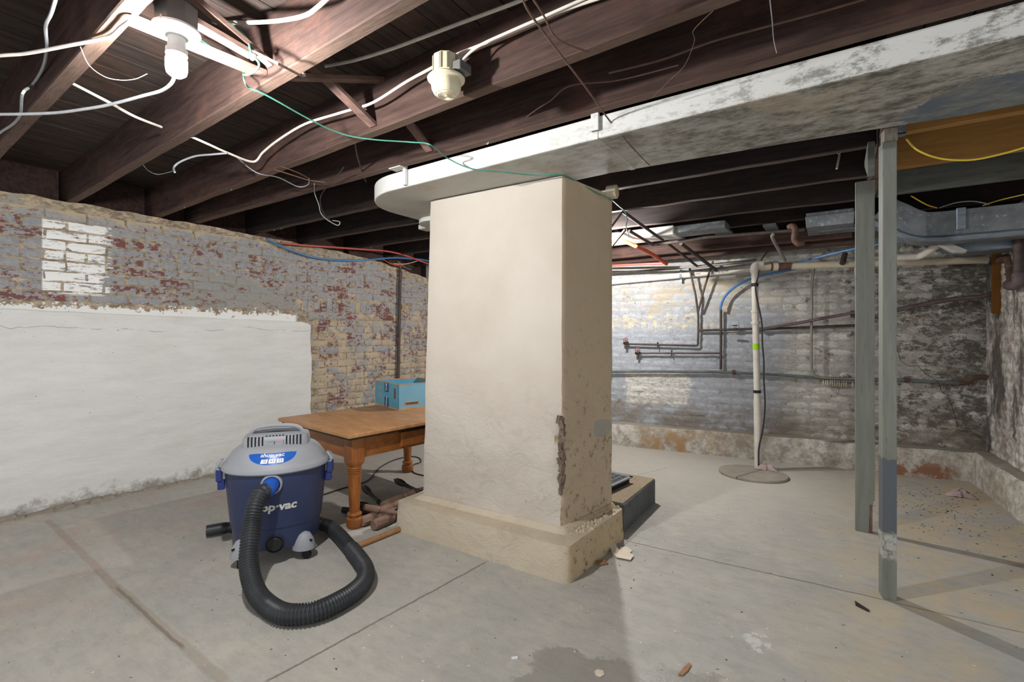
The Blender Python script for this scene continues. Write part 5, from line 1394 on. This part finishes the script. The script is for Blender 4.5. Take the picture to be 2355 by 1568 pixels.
# plain sill course on the far wall
# ---- right hand metal duct with S-curve
rd = thing('metal_duct', 'galvanised rectangular duct with a dipping S-curve right of the posts', 'duct', (.65, 4.4, 1.83))
def duct_curve(pts, y0, y1, h, mat, nm, tm=None):
    q = MB(); prev = None
    P = spline([Vector((x, 0, z)) for x, z in pts], 6)
    for i, p in enumerate(P):
        t = (P[min(i+1, len(P)-1)]-P[max(i-1, 0)]).normalized(); n = Vector((-t.z, 0, t.x)).normalized()
        c = [p + Vector((0, y0, 0)), p + Vector((0, y1, 0)), p + n*h + Vector((0, y1, 0)), p + n*h + Vector((0, y0, 0))]
        vs = [q.bm.verts.new(v) for v in c]
        if prev:
            for k in range(4): q.bm.faces.new((prev[k], prev[(k+1) % 4], vs[(k+1) % 4], vs[k]))
        else: q.bm.faces.new(vs)
        prev = vs
    q.bm.faces.new(prev[::-1]); return q.build(nm, mat, rd, smooth=True, angle=40)
curve = [(.20, 2.02), (.29, 1.96), (.38, 1.895), (.47, 1.855), (.58, 1.842), (.75, 1.842), (1.07, 1.842)]
duct_curve(curve, 4.40, 4.62, .20, M['galv'], 'duct_body')
q = MB(); P = [Vector((x, 4.40, z+.012)) for x, z in curve]; q.tube(P, .024, 10, 5); q.build('duct_bead', M['galv_blue'], rd, smooth=True)['label'] = 'rounded blue-grey lower edge'
q = MB(); q.box((.665, 4.37, 1.90), (.715, 4.40, 2.05)); q.build('drive_cleat', M['galv_blue'], rd, bevel=.004)
q = MB(); q.tube([Vector((.60, 4.42, 1.835)), Vector((.66, 4.39, 1.86)), Vector((.69, 4.385, 1.90))], .003, 5, 2); q.build('tie_wire', M['galv'], rd)
lw = thing('metal_duct', 'lower blue-grey sheet duct elbow with a pale torn end, right of the posts', 'duct', (.8, 4.8, 1.8))
q = MB(); q.prism([(.62, 1.90), (.64, 1.855), (.72, 1.80), (.80, 1.79), (1.04, 1.80), (1.04, 1.90)], -4.98, -4.72, Rm('X', PI/2) @ Matrix.Scale(1, 4)); 
o = q.build('duct_body', M['galv_blue'], lw, bevel=.008, bseg=2)
q = MB(); q.prism([(.60, 1.90), (.62, 1.85), (.70, 1.79), (.76, 1.78), (.77, 1.80), (.66, 1.87)], -4.74, -4.66, Rm('X', PI/2)); q.build('torn_end', M['tape'], lw, bevel=.004)

# ---- corner fittings right
st = ony(2292, 560, 5.22); 
q = MB(); a = atd(2290, 565, 3.72); b = atd(2292, 720, 3.72); q.box((-.028, -.015, 0), (.028, .015, a.z-b.z), Tm(b)); tag(q.build('timber_strip', M['ochre'], bevel=.003), 'ochre-brown timber strip standing in the right-hand corner', 'timber')
dr_ = thing('drain_stack', 'black pipe with rusty elbow coming down at the right edge', 'pipe', atd(2340, 650, 3.3))
q = MB(); q.tube([atd(2343, 535, 3.3), atd(2343, 640, 3.3)], .030, 14, 2, straight=True); q.build('pipe_run', M['iron'], dr_, smooth=True, angle=50)
q = MB(); q.tube([atd(2343, 630, 3.3), atd(2341, 650, 3.3), atd(2330, 656, 3.36), atd(2320, 655, 3.45)], .036, 12, 3); q.build('elbow', M['brownpipe'], dr_, smooth=True)
q = MB(); q.tube([atd(2330, 650, 3.38), atd(2325, 625, 3.5), atd(2322, 600, 3.55), atd(2310, 594, 3.6), atd(2300, 598, 3.66)], .030, 12, 4); q.build('brass_bend', M['rust'], dr_, smooth=True)['label'] = 'brassy corroded bend'
for y in (612, 630): fitting(atd(2324, y, 3.52), .034, .012, (0, 0, 1), 'rust', dr_)

# ================================================================== SUMP LID, DEBRIS
sl_ = thing('sump_cover', 'round two-part concrete sump cover with a raised rim around the white standpipe', 'cover', (-.60, 4.56, 0))
for sgn in (0, 1):
    q = MB(); a0 = math.radians(70) + PI*sgn; poly = [(.265*math.cos(a0+PI*i/20), .235*math.sin(a0+PI*i/20)) for i in range(21)]
    cx_ = sum(p[0] for p in poly)/21*.02; cy_ = sum(p[1] for p in poly)/21*.02
    q.prism([(x+cx_, y+cy_) for x, y in poly], 0, .022); q.build('cover_half', M['lid_conc'], sl_, local=True, bevel=.004)
def scrap(name, pts, h, mat, label, cat, group=None, z0=0.001, tilt=0):
    q = MB(); P = [onz(x, y, 0) for x, y in pts]; c = sum(P, Vector())/len(P)
    q.prism([(p.x, p.y) for p in P], z0, z0+h, Tm((0, 0, 0)))
    o = q.build(name, M[mat]); 
    if tilt: o.rotation_euler = (tilt, tilt*.4, 0); o.location.z += .006
    return tag(o, label, cat, group)
scrap('paint_flake', [(1405, 1270), (1418, 1285), (1450, 1291), (1458, 1281), (1440, 1272), (1420, 1268)], .003, 'chip', 'largest pale paint flake on the floor by the plinth corner', 'paint flake', None, .004, .05)
scrap('paint_flake', [(1403, 1264), (1412, 1258), (1422, 1268), (1416, 1280), (1408, 1276)], .003, 'chip', 'curled paint flake standing beside the largest one', 'paint flake', None, .006, .25)
scrap('paint_flake', [(1425, 1265), (1440, 1262), (1454, 1270), (1447, 1275), (1430, 1271)], .003, 'chip', 'narrow paint flake behind the largest one', 'paint flake', None, .004, .1)
scrap('paint_flake', [(1370, 1296), (1378, 1302), (1396, 1300), (1390, 1293)], .006, 'stick', 'brown flake lying in the plinth shadow', 'paint flake', None, .003, .08)
scrap('wet_leaf', [(1560, 1553), (1571, 1538), (1584, 1526), (1590, 1531), (1582, 1544), (1570, 1554)], .004, 'stick', 'brown oval wood scrap at the edge of the wet patch', 'scrap', None, .001)
scrap('wet_leaf', [(1367, 1545), (1374, 1540), (1387, 1543), (1390, 1552), (1380, 1558), (1370, 1554)], .002, 'chip', 'small pale oval scrap in the wet patch', 'scrap', None, .001)
scrap('wood_splinter', [(1966, 1384), (1972, 1388), (2000, 1406), (1996, 1407), (1968, 1393)], .006, 'black_wood', 'dark nail-like splinter on the floor left of the front post', 'splinter')
scrap('wood_chip', [(827, 1283), (840, 1280), (850, 1285), (838, 1288)], .004, 'stick', 'tan wood chip right of the hose loop', 'chip')
scrap('white_chip', [(805, 1178), (818, 1172), (822, 1178), (812, 1186)], .02, 'chip', 'white chip leaning by the front table leg', 'chip')
scrap('white_chip', [(1176, 1513), (1190, 1511), (1191, 1516), (1178, 1518)], .004, 'print_white', 'small white chip on the open foreground floor', 'chip')
for nm, x, y, lb in (('rag', 1762, 1080, 'faded pink rag on the sump cover beside the standpipe'), ('rag', 2208, 1142, 'crumpled pinkish rag on the dirty floor near the right ledge')):
    p = onz(x, y, .022 if x < 1900 else 0); q = MB(); rr = random.Random(x)
    def f_(u, v, p=p, s=.07):
        a = u*2*PI; r = v*s*.75*(1+.35*math.sin(3*a+x)+.2*math.sin(7*a)); h = max(0, (1-v*v))*.045*(1+.8*noise.noise(Vector((u*9, v*5, x))))
        return p + Vector((r*math.cos(a)*1.5, r*math.sin(a)*.7, .002+h+.008*abs(noise.noise(Vector((math.cos(a)*3, math.sin(a)*3+v*4, x))))))
    q.grid(f_, 28, 7); tag(q.build(nm, M['pink'], smooth=True), lb, 'rag')
# scattered grit: nobody could count it
q = MB(); rr = random.Random(77)
for k in range(750):
    if k < 330: x, y = .35+rr.gauss(.25, .22), 4.5+rr.gauss(0, .5)
    elif k < 470: x, y = -1.25+rr.uniform(-.1, .5), rr.uniform(1.9, 2.9)
    else: x, y = rr.uniform(-3.8, .9), rr.uniform(.7, 4.6)
    if x > .9 or y > 5.0 or (-2.3 < x < -1.03 and 2.0 < y < 3.45): continue
    s_ = rr.uniform(.0015, .005)*(1.1 if k < 330 else .8); q.mi = 0 if (k < 330 or rr.random() < .4) else 1
    q.lathe([(0, 0), (s_, s_*.2), (0, s_*.7)], Tm((x, y, 0)) @ Rm('Z', rr.random()*6) @ Matrix.Scale(rr.uniform(1, 2.2), 4, (1, 0, 0)), 5, False)
tag(q.build('floor_grit', [M['cable_dark'], M['chip']]), 'scattered dark grit and pale chips on the concrete floor', 'debris', None, 'stuff')
bpy.context.view_layer.update()
